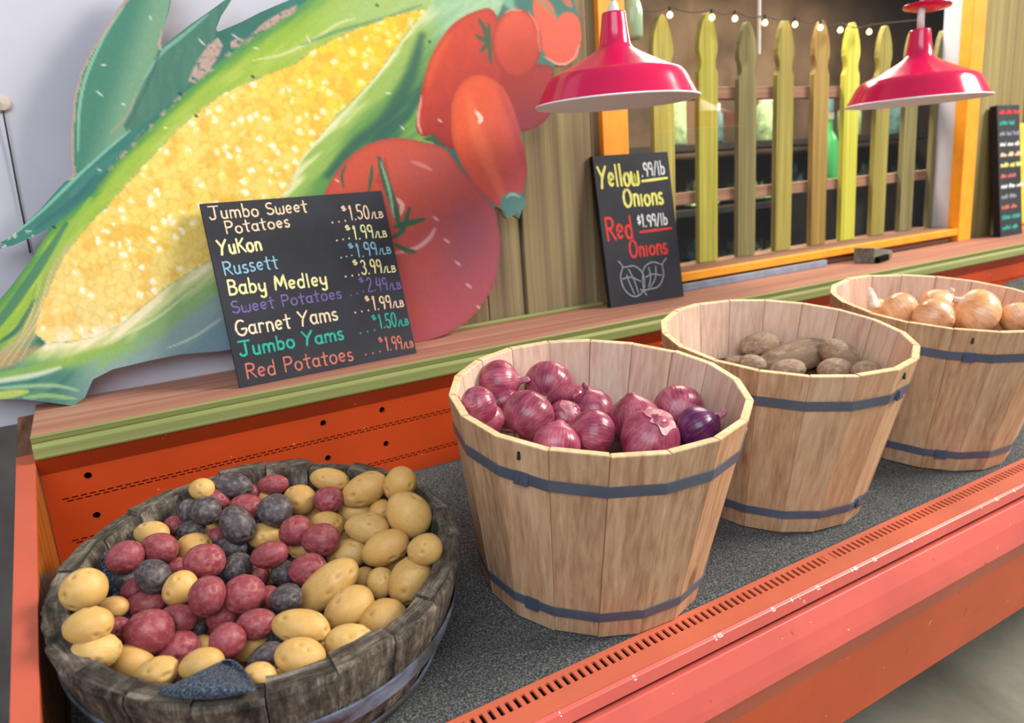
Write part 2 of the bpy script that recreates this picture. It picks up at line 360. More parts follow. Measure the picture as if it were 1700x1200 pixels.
def leafy(name, r, seed):
    rs = random.Random(seed); b = MB()
    n = 10
    for ring, (rr, cnt, lift) in enumerate(((1.0, 7, .25), (.72, 6, .6), (.42, 5, .95))):
        for k in range(cnt):
            th = 2 * math.pi * (k + ring * .4) / cnt + rs.uniform(-.2, .2)
            c, s_ = math.cos(th), math.sin(th); base = len(b.V); G = 5
            for i in range(G + 1):
                for j in range(G + 1):
                    t = i / G; wv = (j / G - .5) * 2; wid = .5 * math.sin(math.pi * min(1, .15 + t * .85)) ** .7
                    x = rr * t * (1 - .25 * lift * t); y = wv * wid * .8; z = lift * t ** .8 * .9 + .12 * math.sin(wv * 6 + t * 5) * t - .12 * wv * wv + .12
                    b.V.append(((x * c - y * s_) * r, (x * s_ + y * c) * r, z * r))
            for i in range(G):
                for j in range(G): b.F.append((base + i * (G + 1) + j, base + (i + 1) * (G + 1) + j, base + (i + 1) * (G + 1) + j + 1, base + i * (G + 1) + j + 1))
    return mesh(name, b.V, b.F, True)
leaf_me = [leafy('leafy_head', .1, k) for k in range(4)]
ordn = ['first', 'second', 'third', 'fourth', 'fifth', 'sixth', 'seventh', 'eighth', 'ninth', 'tenth', 'eleventh', 'twelfth', 'thirteenth', 'fourteenth', 'fifteenth', 'sixteenth', 'seventeenth', 'eighteenth', 'nineteenth', 'twentieth', 'twenty first', 'twenty second', 'twenty third', 'twenty fourth', 'twenty fifth', 'twenty sixth', 'twenty seventh', 'twenty eighth', 'twenty ninth', 'thirtieth']
tiern = {1.02: 'lowest', 1.28: 'middle', 1.54: 'upper'}
for z in (1.02, 1.28):
    for k in range(9):
        me = leaf_me[k % 4].copy(); me.materials.clear()
        o = link('leafy_green', me, None, greens[(k * 3 + int(z * 10)) % 4], Matrix.Translation((1.45 + k * .3, 2.33, z + .026)) @ Matrix.Rotation(k * 1.3, 4, 'Z'))
        o.scale = (1.35, 1.1, 1.15 + .2 * (k % 3))
        tag(o, 'blurred leafy green, %s from left on the %s shelf behind pickets' % (ordn[k], tiern[z]), 'greens', 'leafy greens on the shop shelves')
for k in range(8):
    t = empty('storage_jar', Matrix.Translation((1.5 + k * .31 + .05 * (k % 3), 2.32, 1.54 + .0255))); tag(t, 'blurred pale jar, %s from left on the upper shelf behind pickets' % ordn[k], 'jar', 'jars on the upper shop shelf')
    h_ = .12 + .03 * (k % 3); MB().lathe([(0, 0), (.05, 0), (.055, .01), (.055, h_), (.04, h_ + .02), (0, h_ + .02)], 20).build('body', greens[(k * 2 + 1) % 4], t, smooth=True)
    MB().lathe([(0, h_ + .02), (.043, h_ + .02), (.043, h_ + .045), (0, h_ + .045)], 20).build('lid', M['cord_white'], t)
bottle_prof = [(0, 0), (.034, 0), (.036, .006), (.036, .13), (.03, .155), (.014, .185), (.013, .225), (.016, .23), (.016, .24), (0, .24)]
def bottle(name, c, mtx, label, cap=(40, 40, 40)):
    t = empty(name, mtx); tag(t, label, 'bottle')
    nb = NB(name + '_glass', .15, .5); nb.color(c)
    MB().lathe(bottle_prof[:7], 20).build('body', nb.m, t, smooth=True)
    MB().lathe([(.0, .222), (.0165, .222), (.0165, .245), (0, .245)], 16).build('cap', plain(name + '_cap', cap, .5), t)
p = on_y(1373, 330, 1.80)
bottle('green_bottle', (96, 226, 140), Matrix.Translation((p.x, 1.80, LEDGE_Z + .26)), 'bright green slim bottle behind the pickets, above the lower fence rail', (230, 235, 225))
MB_ = MB().box((p.x - .1, 1.70, 0), (p.x + .5, 1.9, LEDGE_Z + .259)); tag(MB_.build('dark_cabinet', M['grey_dark']), 'dark cabinet carrying the bright green bottle behind the pickets', 'cabinet')

l = bpy.data.lights.new('shop_fill_light', 'AREA'); l.size = 1.6; l.size_y = .3; l.shape = 'RECTANGLE'; l.energy = 42; l.color = (1, .88, .7)  # unseen fill light, added to brighten the shop interior
lo = bpy.data.objects.new('shop_fill_light', l); COL.objects.link(lo); lo.location = (2.6, 1.95, 2.33)
# picket fence
fence = empty('picket_fence', Matrix.Translation((0, 1.60, LEDGE_Z))); tag(fence, 'yellow green treated picket fence standing behind the orange window frame', 'fence')
def picket_mesh(wd, top, seed):
    rs = random.Random(seed); h = wd / 2
    prof = [(h, .054), (h, top - .165), (h * .78, top - .15), (h * .74, top - .14), (h * .80, top - .125), (h * .98, top - .105), (h * .98, top - .085), (h * .84, top - .055), (h * .56, top - .025), (h * .26, top - .006), (h * .08, top)]
    pts = prof + [(-x, z) for x, z in prof[::-1]]
    n = len(pts); V = [(x, 0, z) for x, z in pts] + [(x, .018, z) for x, z in pts]
    F = [tuple(range(n)), tuple(range(n, 2 * n))[::-1]] + [(i, i + n, (i + 1) % n + n, (i + 1) % n) for i in range(n)]
    return fixn(mesh('picket', V, F))
for k, px in enumerate((1103, 1175, 1240, 1302, 1362, 1412, 1463, 1510, 1557)):
    x = on_y(px, 250, 1.60).x
    me = picket_mesh(.076, .772 + (-.006, .006, -.012, .0, .004, .004, .0, -.008, -.004)[k], k)
    link('picket', me, fence, M[{1412: 'picket_bright', 1175: 'picket_green', 1362: 'picket_brown', 1240: 'picket_dark', 1510: 'picket_dark', 1557: 'picket_dark'}.get(px, 'picket')], Matrix.Translation((x, 0, 0)) @ Matrix.Rotation(math.radians((.3, .5, .4, .2, -.2, -.3, .1, -.1, 0)[k]), 4, 'Y'))
for z in (.235, .54):
    MB().box((1.27, .0185, z), (3.1, .056, z + .036)).build('fence_rail', M['rail'], fence, bevel=.002)

# glowing bulbs that stand in for string lights reflected in the pane
sl = empty('reflected_lights', Matrix.Translation((0, 0, 0))); tag(sl, 'small warm bulbs standing in for lights reflected in the window pane', 'lights')
bm_ = NB('reflected_bulb_glow', .3); bm_.b.inputs['Emission Color'].default_value = (1, .66, .28, 1); bm_.b.inputs['Emission Strength'].default_value = 5; bm_.color((255, 230, 180))
cw = plain('added_bulb_cord', (60, 50, 40), .7)
bp = [on_y(u, v, 1.565) for u, v in ((1056, 27), (1112, 25), (1182, 29), (1220, 31), (1270, 38), (1320, 41), (1362, 46), (1395, 50), (1443, 53))]
for q in bp:
    bu = MB().lathe([(r * .0085, z * .0085) for r, z in ((0, -1), (.5, -.87), (.87, -.5), (1, 0), (.87, .5), (.5, .87), (.3, 1.2), (0, 1.2))], 12).build('glint_bulb', bm_.m, sl, Matrix.Translation(q), smooth=True)
    MB().lathe([(0, .009), (.0045, .009), (.0045, .022), (0, .022)], 8).build('socket', cw, bu)
cp = []
for i in range(len(bp) - 1):
    for k in range(6):
        t = k / 6; q = bp[i].lerp(bp[i + 1], t); cp.append(q + Vector((0, 0, .022 - .012 * math.sin(math.pi * t))))
MB().tube([bp[0] + Vector((-.09, 0, .06))] + cp + [bp[-1] + Vector((0, 0, .022)), bp[-1] + Vector((.3, 0, .05))], .0016, 5).build('cord', cw, sl)
p = on_y(1051, 65, 1.56)
t = empty('reflection_jar', Matrix.Translation((p.x - .004, 1.56, p.z))); tag(t, 'pale green jar shape standing in for a reflection beside the left post', 'jar')  # jar added in place of a pale green reflection in the pane
gj = NB('pale_green_reflection_glass', .2, .5); gj.color((158, 190, 150))
MB().lathe([(0, 0), (.026, 0), (.030, .008), (.030, .07), (.024, .09), (.018, .1), (.018, .118), (0, .118)], 20).build('body', gj.m, t, smooth=True)
MB().tube([(0, 0, .118), (0, 0, .8)], .0012, 6).build('string', M['cord_white'], t)
p = on_y(1260, 90, 1.575)
tag(MB().tube([(p.x, 1.575, p.z), (p.x, 1.575, p.z + .5)], .005, 8).build('hanging_rope', M['cord_white']), 'thin pale rope hanging between pickets at the window top', 'rope')

# ------------------------------------------------------------------ ledge
lg = empty('wooden_ledge', Matrix.Translation((0, 0, LEDGE_Z))); tag(lg, 'long wooden ledge with brick coloured top and green front moulding', 'ledge')
MB().box((-.118, 1.272, -.014), (6.5, YW - .001, 0)).build('top_board', M['ledge_top'], lg, bevel=.002)
MB().prism_x([(1.262, -.001), (1.2715, .0), (1.2715, -.012), (1.266, -.012)], -.118, 6.5).build('lip', M['ledge_green'], lg, bevel=.001)
MB().prism_x([(1.266, -.0125), (1.2715, -.0125), (1.2835, -.014), (1.2835, -.040), (1.262, -.040), (1.260, -.036), (1.2595, -.019)], -.118, 6.5).build('front_moulding', M['ledge_green'], lg, bevel=.001)
MB().box((.66, YW - .016, .0005), (1.20, YW - .003, .009)).build('back_moulding', M['ledge_green'], lg, bevel=.002)

# ------------------------------------------------------------------ orange display case
case = empty('display_case', Matrix.Translation((0, 0, Z0))); tag(case, 'orange painted metal produce display case with slotted front rail', 'display case')
X0, X1 = -.118, 6.5
def panel(rows, x0, x1, y):
    # rows of (z0, z1, [(hole x0, x1)]) -> strips with true openings
    b = MB()
    for z0, z1, hs in rows:
        x = x0
        for a, c in hs:
            b.quad((x, y, z0), (a, y, z0), (a, y, z1), (x, y, z1)); x = c
        b.quad((x, y, z0), (x1, y, z0), (x1, y, z1), (x, y, z1))
    return b
def dashes(off, x0=-.095, x1=3.2, pitch=.0135, ln=.0098):
    out = []; x = x0 + off
    while x + ln < x1: out.append((x, x + ln)); x += pitch
    return out
HX = [-.0515, .354, .476, .88, 1.0, 1.5, 1.62, 2.1, 2.22]; HR = .0062; HS = .010
hs = [(x - HS, x + HS) for x in HX]
rows = [(.372, .338, []), (.338, .331, []), (.331, .311, hs), (.311, .2915, [])]
def row_pair(z):
    return [(z + .0035, z + .0015, dashes(0)), (z + .0015, z - .0015, []), (z - .0015, z - .0035, dashes(.006))]
rows = [(.34, .331, []), (.331, .311, hs), (.311, .2910, [])] + row_pair(.2875) + [(.2840, .2582, []), (.2582, .2382, hs), (.2382, .2150, [])] + row_pair(.2115) + [(.2080, .10, [])]
b = panel(rows, X0, X1, 1.284)
for zc in (.321, .2482):
    for x in HX:                                            # square patch with a round hole
        base = len(b.V); n = 24
        for k in range(n):
            th = 2 * math.pi * k / n; c, s_ = math.cos(th), math.sin(th); m_ = max(abs(c), abs(s_))
            b.V.append((x + HS * c / m_, 1.284, zc + HS * s_ / m_))
        for k in range(n):
            th = 2 * math.pi * k / n; b.V.append((x + HR * math.cos(th), 1.284, zc + HR * math.sin(th)))
        for k in range(n):
            th = 2 * math.pi * k / n; b.V.append((x + HR * math.cos(th), 1.292, zc + HR * math.sin(th)))
        for k in range(n):
            j = (k + 1) % n
            b.F.append((base + k, base + j, base + n + j, base + n + k)); b.F.append((base + n + k, base + n + j, base + 2 * n + j, base + 2 * n + k))
me = mesh('back_panel', b.V, b.F); link('back_panel', me, case, M['case'])
MB().prism_x([(1.284, .338), (1.2832, .3395), (1.2635, .3705), (1.283, .3705), (1.286, .338)], X0, X1).build('back_flange', M['case'], case)
MB().box((X0, 1.31, .05), (X1, 1.32, .37)).build('inner_back', M['black'], case)
# end panel: sloping top strip, varnished inner face, corner board
def slope(y): return .251 + (y - .7186) * .2105
def endbox(x0, x1, ya, yb, zt, zb):
    b = MB(); V = [(x0, ya, slope(ya) + zb), (x1, ya, slope(ya) + zb), (x1, yb, slope(yb) + zb), (x0, yb, slope(yb) + zb), (x0, ya, slope(ya) + zt), (x1, ya, slope(ya) + zt), (x1, yb, slope(yb) + zt), (x0, yb, slope(yb) + zt)]
    b.V = V; b.F = [(0, 3, 2, 1), (4, 5, 6, 7), (0, 1, 5, 4), (1, 2, 6, 5), (2, 3, 7, 6), (3, 0, 4, 7)]; return b
endbox(-.1455, -.1185, .56, 1.30, 0, -.012).build('end_cap', M['case_end'], case, bevel=.001)
endbox(-.142, -.1225, .57, 1.46, -.0125, -.30).build('end_panel', M['case_end'], case)
endbox(-.1222, -.1190, .60, 1.283, -.0125, -.28).build('end_lining', M['varnish'], case)
endbox(-.1455, -.1185, 1.301, 1.46, -.004, -.012).build('corner_cap', wood('dirty_brown_board', (84, 56, 44), (120, 82, 66), (140, 100, 82), 'Y', .7, .8, .02), case)
# deck board under the carpet
def dbox(b, lo, hi): return b.box(lo, hi, fn=lambda x, y, z: tuple(DECK @ Vector((x, y, z)) - Vector((0, 0, Z0))))
dbox(MB(), (X0, .66, -.03), (X1, 1.292, -.004)).build('deck_board', M['grey_dark'], case)
# slotted rail
b = MB(); zt, zb_ = .003, -.001
dbox(b, (X0, .6495, zb_), (X1, .6595, zt)); dbox(b, (X0, .604, zb_), (X1, .632, zt))
x = .20
while x < 3.4:
    if abs(x - 1.004) < .007: dbox(b, (x - .004, .632, zb_), (x + .012, .6495, zt)); x += .0148; continue
    dbox(b, (x, .632, zb_), (x + .0068, .6495, zt)); x += .0128
dbox(b, (X0, .632, zb_), (.206, .6495, zt)); dbox(b, (3.4, .632, zb_), (X1, .6495, zt))
b.build('slotted_rail', M['case_rail'], case)
dbox(MB(), (X0, .606, -.05), (X1, .6585, -.003)).build('slot_shade_block', M['black'], case)  # solid black block that stands for the shade inside the slots
yz = lambda y, z: tuple((DECK @ Vector((0, y, z)) - Vector((0, 0, Z0))).yz)
f0 = yz(.604, .003)
MB().prism_x([f0, (f0[0] - .006, f0[1] - .003), (f0[0] - .009, f0[1] - .021), (f0[0], f0[1] - .021)], X0, X1).build('rail_nose', M['case_front'], case, bevel=.001)
rs = random.Random(21); b = MB()
for k in range(40):
    x = rs.uniform(.35, 3.2); ln = rs.uniform(.002, .012); q = rs.random(); y0_, z0_ = f0[0] - .0063, f0[1] - .0026
    b.quad((x, y0_ + .003, z0_ + .0022), (x + ln * .8, y0_ + .0032, z0_ + .0023), (x + ln, y0_ - .0006 - .0006 * q, z0_ - .001 - .003 * q), (x + ln * .2, y0_ - .0007 - .0005 * q, z0_ - .0012 - .003 * q))
b.build('chipped_paint', plain('bare_chip', (222, 196, 184), .6), case)
MB().box((X0, .598, .02), (X1, .606, .075)).build('groove_back', M['black'], case)
MB().prism_x([(.594, .0555), (.588, .055), (.572, .028), (.563, .002), (.560, -.0135), (.566, -.017), (.60, -.02), (.604, .0555)], X0, X1).build('front_panel', M['case_front'], case, bevel=.0015)
MB().prism_x([(.566, -.0175), (.588, -.072), (.604, -.072), (.604, -.0205)], X0, X1).build('under_flange', M['case_rail'], case)
MB().prism_x([(.588, -.0722), (.602, -.222), (.62, -.222), (.62, -.0722)], X0, X1).build('lower_panel', paint_metal('lower_panel_paint', (198, 84, 44), .45), case, bevel=.001)
MB().box((X0, 1.12, -Z0), (X1, 1.30, -.02)).build('base', M['grey_dark'], case)

# felt carpet on the deck, slightly rumpled
nx, ny = 220, 40; V = []; rs = np.random.RandomState(3)
def cx(i): return X0 + .005 + (3.6 - X0) * (i / nx) ** 1.5
for j in range(ny + 1):
    for i in range(nx + 1):
        x = cx(i); y = .661 + (1.282 - .661) * j / ny
        z = .0012 * math.sin(x * 23 + y * 9) * math.sin(y * 31 + x * 4) + .004 * math.exp(-((x - .24) / .1) ** 2 - ((y - .69) / .03) ** 2)
        if j == ny: z += .0
        V.append(DECK @ Vector((x, y, z + .002)) - Vector((0, 0, Z0)))
F = [(j * (nx + 1) + i, j * (nx + 1) + i + 1, (j + 1) * (nx + 1) + i + 1, (j + 1) * (nx + 1) + i) for j in range(ny) for i in range(nx)]
o = link('felt_carpet', mesh('felt_carpet', V, F, True), None, M['felt'], Matrix.Translation((0, 0, Z0)))
sd = o.modifiers.new('thick', 'SOLIDIFY'); sd.thickness = .005; sd.offset = -1
tag(o, 'charcoal grey felt carpet lining the sloping case deck', 'carpet')
# the same felt turned up the back panel on the far right
V = []
for i in range(41):
    x = 2.3 + i * .06
    up_ = .10 * min(1, max(0, (x - 2.35) / .5))
    q = DECK @ Vector((x, 1.20, .009)) - Vector((0, 0, Z0)); V.append(q)
    q = DECK @ Vector((x, 1.262, .010 + up_ * .35)) - Vector((0, 0, Z0)); V.append(q); V.append(Vector((x, 1.279, q.z + .012 + up_ * .5)))
F = [(i * 3 + k, i * 3 + 3 + k, i * 3 + 4 + k, i * 3 + 1 + k) for i in range(40) for k in range(2)]
o = link('felt_strip', mesh('felt_strip', V, F, True), None, M['felt'], Matrix.Translation((0, 0, Z0)))
sd = o.modifiers.new('thick', 'SOLIDIFY'); sd.thickness = .004; sd.offset = 1
tag(o, 'grey felt strip turned up the orange back panel at far right', 'carpet')

# ------------------------------------------------------------------ stave tubs
def tri_mat_mesh(name, V, F, mats, idx, smooth=False):
    me = mesh(name, V, F, smooth)
    for m in mats: me.materials.append(m)
    me.polygons.foreach_set('material_index', idx); return me
def stave_mesh(n, R, RB, h, th, gap, zs=(0, .5, 1), mats=None, jit=None, chamfer=.0, bulge=0):
    V = []; F = []; I = []; d = math.pi / n
    for q in zs:
        ro = RB + (R - RB) * q + bulge * math.sin(math.pi * q); ri = ro - th
        for r, sgn in ((ro, -1), (ro, 1), (ri, 1), (ri, -1)):
            rr = r; a = sgn * d * (1 - gap)
            V.append((rr * math.cos(a), rr * math.sin(a), h * q))
    L = len(zs)
    for i in range(L - 1):
        for k in range(4):
            F.append((i * 4 + k, i * 4 + (k + 1) % 4, (i + 1) * 4 + (k + 1) % 4, (i + 1) * 4 + k)); I.append((0, 0, 1, 0)[k])
    F.append((3, 2, 1, 0)); I.append(0); T = (L - 1) * 4; F.append((T, T + 1, T + 2, T + 3)); I.append(2)
    return tri_mat_mesh('stave', V, F, mats, I)
def ring_mesh(name, n, Rf, z0, z1, out, phase=0.0, seg=1, inner=.0):
    V = []; F = []; N = n * seg
    for k in range(N):
        a = math.pi / n + 2 * math.pi * k / N; a0 = (k // seg) * 2 * math.pi / n + math.pi / n; loc = a - a0 - math.pi / n
        for z, oo in ((z0, out), (z1, out), (z1, inner), (z0, inner)):
            r = (Rf(z) * math.cos(math.pi / n) / math.cos(loc) if seg > 1 else Rf(z)) + oo; V.append((r * math.cos(a), r * math.sin(a), z))
    for k in range(N):
        j = (k + 1) % N
        for q in range(4): F.append((k * 4 + q, k * 4 + (q + 1) % 4, j * 4 + (q + 1) % 4, j * 4 + q))
    return fixn(mesh(name, V, F))
BR, BB, BH, BT = .230, .1826, .3196, .013
NST = 18
stave_me = stave_mesh(NST, BR, BB, BH, BT, .004, (0, .5, 1), [M['cedar'], M['cedar_in'], M['cedar_cut']])
RF = lambda z: BB + (BR - BB) * z / BH
hoop_up = ring_mesh('hoop', NST, RF, .2565, .2735, .0022); hoop_lo = ring_mesh('hoop', NST, RF, .0325, .0485, .0022)
M_h = M['hoop']
def make_basket(cx_, cy_, corner_px, clasp_px, label, bottom_z):
    t = empty('cedar_basket', DECK @ Matrix.Translation((cx_, cy_, .004))); tag(t, label, 'basket', 'cedar stave baskets on the deck')
    p, _ = on_deck(*corner_px, BH); ph = math.atan2(p.y - cy_, p.x - cx_) + math.pi / NST
    rs = random.Random(label)
    for k in range(NST):
        o = link('stave', stave_me, t, None, Matrix.Rotation(ph + 2 * math.pi * k / NST, 4, 'Z') @ Matrix.Translation((rs.uniform(-.0008, .0008), 0, rs.uniform(-.001, .001))))
        o.modifiers.new('bevel', 'BEVEL').width = .0012
    hps = [link('hoop', me, t, M_h, Matrix.Rotation(ph, 4, 'Z')) for me in (hoop_up, hoop_lo)]
    p, _ = on_deck(*clasp_px, .265); a = math.atan2(p.y - cy_, p.x - cx_)
    a = ph + round((a - ph) / (2 * math.pi / NST)) * 2 * math.pi / NST
    for z, hp in ((.265, hps[0]), (.0405, hps[1])):
        r = RF(z) * math.cos(math.pi / NST) + .0022
        m = Matrix.Rotation(a - ph, 4, 'Z') @ Matrix.Translation((r, 0, z)) @ Matrix.Rotation(-.147, 4, 'Y')
        MB().box((-.001, -.013, -.0095), (.0026, .009, .0095)).box((.0026, -.009, -.006), (.0040, -.004, .0075)).build('hoop_clasp', M['hoop_dark'], hp, m, bevel=.0008)
    r = RF(.300) * math.cos(math.pi / NST)
    MB().box((-.001, -.0022, -.006), (.0018, .0022, .006)).build('staple', M['staple'], t, Matrix.Rotation(a, 4, 'Z') @ Matrix.Translation((r, -.004, .300)) @ Matrix.Rotation(-.147, 4, 'Y'))
    rb = RF(bottom_z) * math.cos(math.pi / NST) - BT - .002
    MB().lathe([(0, bottom_z - .01), (rb - .002, bottom_z - .01), (rb, bottom_z), (0, bottom_z)], NST * 2).build('bottom', M['bottom'], t)
    return (cx_, cy_)
BKT = [make_basket(.6521, .8368, (1013, 762.5), (893, 795), 'cedar stave basket of red onions, nearest of the three new baskets', .206),
       make_basket(1.1136, .874, (1347, 632), (1483, 660), 'cedar stave basket of brown russet potatoes, middle of the three', .199),
       make_basket(1.5919, .8513, (1582, 547), (1605, 588), 'cedar stave basket of yellow onions, farthest of the three', .222)]

# old grey half barrel
QX, QY, QR, QH, QB, QT = .1462, .896, .264, .165, .213, .031
NB2 = 22
bar = empty('half_barrel', DECK @ Matrix.Translation((QX, QY, .005))); tag(bar, 'weathered grey half barrel full of mixed baby potatoes', 'barrel')
rs = random.Random(11)
for k in range(NB2):
    rs2 = random.Random(k * 7 + 1); V = []; F = []; I = []
    d = math.pi / NB2 * (1 - .018 - .02 * rs2.random()); dr = rs2.uniform(-.0025, .0025); dz = rs2.uniform(-.005, .003)
    NA, zs = 4, (0, .3, .6, .85, .96, 1.0)
    for i, q in enumerate(zs):
        ro = QB + (QR - QB) * q + .008 * math.sin(math.pi * q) + dr; ri = ro - QT
        if q == 1.0: ro -= .004; ri += .002
        for m_ in range(NA + 1):
            a = -d + 2 * d * m_ / NA; V.append([(ro + rs2.uniform(-.0014, .0014)) * math.cos(a), ro * math.sin(a), QH * q + (dz + rs2.uniform(-.0012, .0012) if q > .9 else 0)])
        for m_ in range(NA, -1, -1):
            a = -d + 2 * d * m_ / NA; V.append([(ri + rs2.uniform(-.0014, .0014)) * math.cos(a), ri * math.sin(a), QH * q + (dz + rs2.uniform(-.0012, .0012) if q > .9 else 0)])
    n = 2 * (NA + 1)
    for i in range(len(zs) - 1):
        for m_ in range(n): F.append((i * n + m_, i * n + (m_ + 1) % n, (i + 1) * n + (m_ + 1) % n, (i + 1) * n + m_)); I.append(0)
    T = (len(zs) - 1) * n
    for m_ in range(NA): F.append((T + m_, T + m_ + 1, T + n - 2 - m_, T + n - 1 - m_)); I.append(1)
    F.append(tuple(range(n))[::-1]); I.append(0)
    me = tri_mat_mesh('stave', V, F, [M['old_wood'], M['old_top']], I)
    link('stave', me, bar, None, Matrix.Rotation(2 * math.pi * k / NB2 + .05, 4, 'Z'))
QF = lambda z: QB + (QR - QB) * z / QH + .008 * math.sin(math.pi * z / QH) + .003
link('hoop', ring_mesh('barrel_hoop', 88, QF, .074, .104, .0015, inner=-.002), bar, M['old_hoop'])
link('hoop', ring_mesh('barrel_hoop', 88, QF, .012, .034, .0015, inner=-.002), bar, M['old_hoop'])
MB().lathe([(0, .02), (QB - .025, .02), (QB - .025, .035), (0, .035)], 44).build('bottom', M['old_wood'], bar)

# felt liner tucked into the barrel: a bowl and four turned-up corners
lin_o = empty('felt_liner', DECK @ Matrix.Translation((QX, QY, .005))); tag(lin_o, 'blue grey felt lining tucked under the potatoes in the barrel', 'cloth')
prof = [(0, .070), (.08, .070), (.14, .070), (.18, .074), (.197, .082), (.206, .094), (.211, .105)]
MB().lathe(prof, 64).build('bowl', M['felt_blue'], lin_o, smooth=True).modifiers.new('t', 'SOLIDIFY').thickness = .003
def sheet(name, grid, mat, parent, inv=True, th=.004):
    n = len(grid); m_ = len(grid[0]); V = [p for row in grid for p in row]
    F = [(i * m_ + j, i * m_ + j + 1, (i + 1) * m_ + j + 1, (i + 1) * m_ + j) for i in range(n - 1) for j in range(m_ - 1)]
    me = mesh(name, [parent.matrix_world.inverted() @ Vector(v) for v in V] if inv else V, F, True); o = link(name, me, parent, mat)
    sd = o.modifiers.new('thick', 'SOLIDIFY'); sd.thickness = th; sd.offset = 0
    sb = o.modifiers.new('sub', 'SUBSURF'); sb.levels = 2; sb.render_levels = 2
    return o
bpy.context.view_layer.update()
def dpx(u, v, z): return DECK @ on_deck(u, v, z)[0]
sheet('cloth_corner', [[dpx(148, 912, .150), dpx(165, 905, .160), dpx(188, 912, .150)], [dpx(160, 935, .146), dpx(176, 930, .150), dpx(196, 940, .140)], [dpx(172, 962, .128), dpx(185, 965, .125), dpx(205, 965, .12)], [dpx(185, 985, .10), dpx(195, 990, .10), dpx(212, 985, .10)]], M['felt_blue'], lin_o)
sheet('cloth_corner', [[dpx(500, 770, .150), dpx(506, 769, .150), dpx(514, 772, .150)], [dpx(485, 790, .142), dpx(503, 789, .142), dpx(525, 787, .142)], [dpx(474, 806, .125), dpx(500, 808, .12), dpx(530, 808, .12)]], M['felt_blue'], lin_o)
sheet('cloth_corner', [[dpx(722, 925, .158), dpx(730, 928, .158), dpx(736, 935, .156)], [dpx(712, 950, .146), dpx(722, 953, .148), dpx(728, 955, .148)], [dpx(700, 985, .13), dpx(706, 988, .13), dpx(712, 990, .13)]], M['felt_blue'], lin_o)
# front corner: folded over into a curl that lies on the rim
def cpx(u, v, dt): q, t = on_deck(u, v, .178); return CAM + ray(u, v) * (t + dt)
E_ = [(369, 1097, .010), (358, 1105, .000), (354, 1116, -.008), (358, 1128, -.014), (372, 1138, -.016), (396, 1144, -.012), (427, 1147, .000)]
L_ = [(258, 1150, .006), (262, 1152, .006), (270, 1154.5, .006), (285, 1157.5, .006), (305, 1160, .006), (332, 1161, .004), (372, 1158, .002)]
F_ = [(369, 1097, .010), (378, 1094, .018), (389, 1096, .024), (400, 1103, .026), (411, 1117, .022), (420, 1132, .012), (427, 1147, .000)]
def mixp(a_, b_, f, bul): return cpx(a_[0] + (b_[0] - a_[0]) * f, a_[1] + (b_[1] - a_[1]) * f, a_[2] + (b_[2] - a_[2]) * f + bul)
sheet('cloth_corner', [[mixp(L_[i], E_[i], f, -.010 * math.sin(math.pi * f) * math.sin(math.pi * (i + .5) / 7)) for i in range(7)] for f in (0, .2, .4, .6, .8, .93, 1)], M['felt_blue'], lin_o, th=.0025)
sheet('cloth_corner', [[mixp(E_[i], F_[i], f, .026 * math.sin(math.pi * f) * math.sin(math.pi * i / 6)) for i in range(7)] for f in (0, .12, .3, .5, .7, .88, 1)], M['felt_blue'], lin_o, th=.0025)

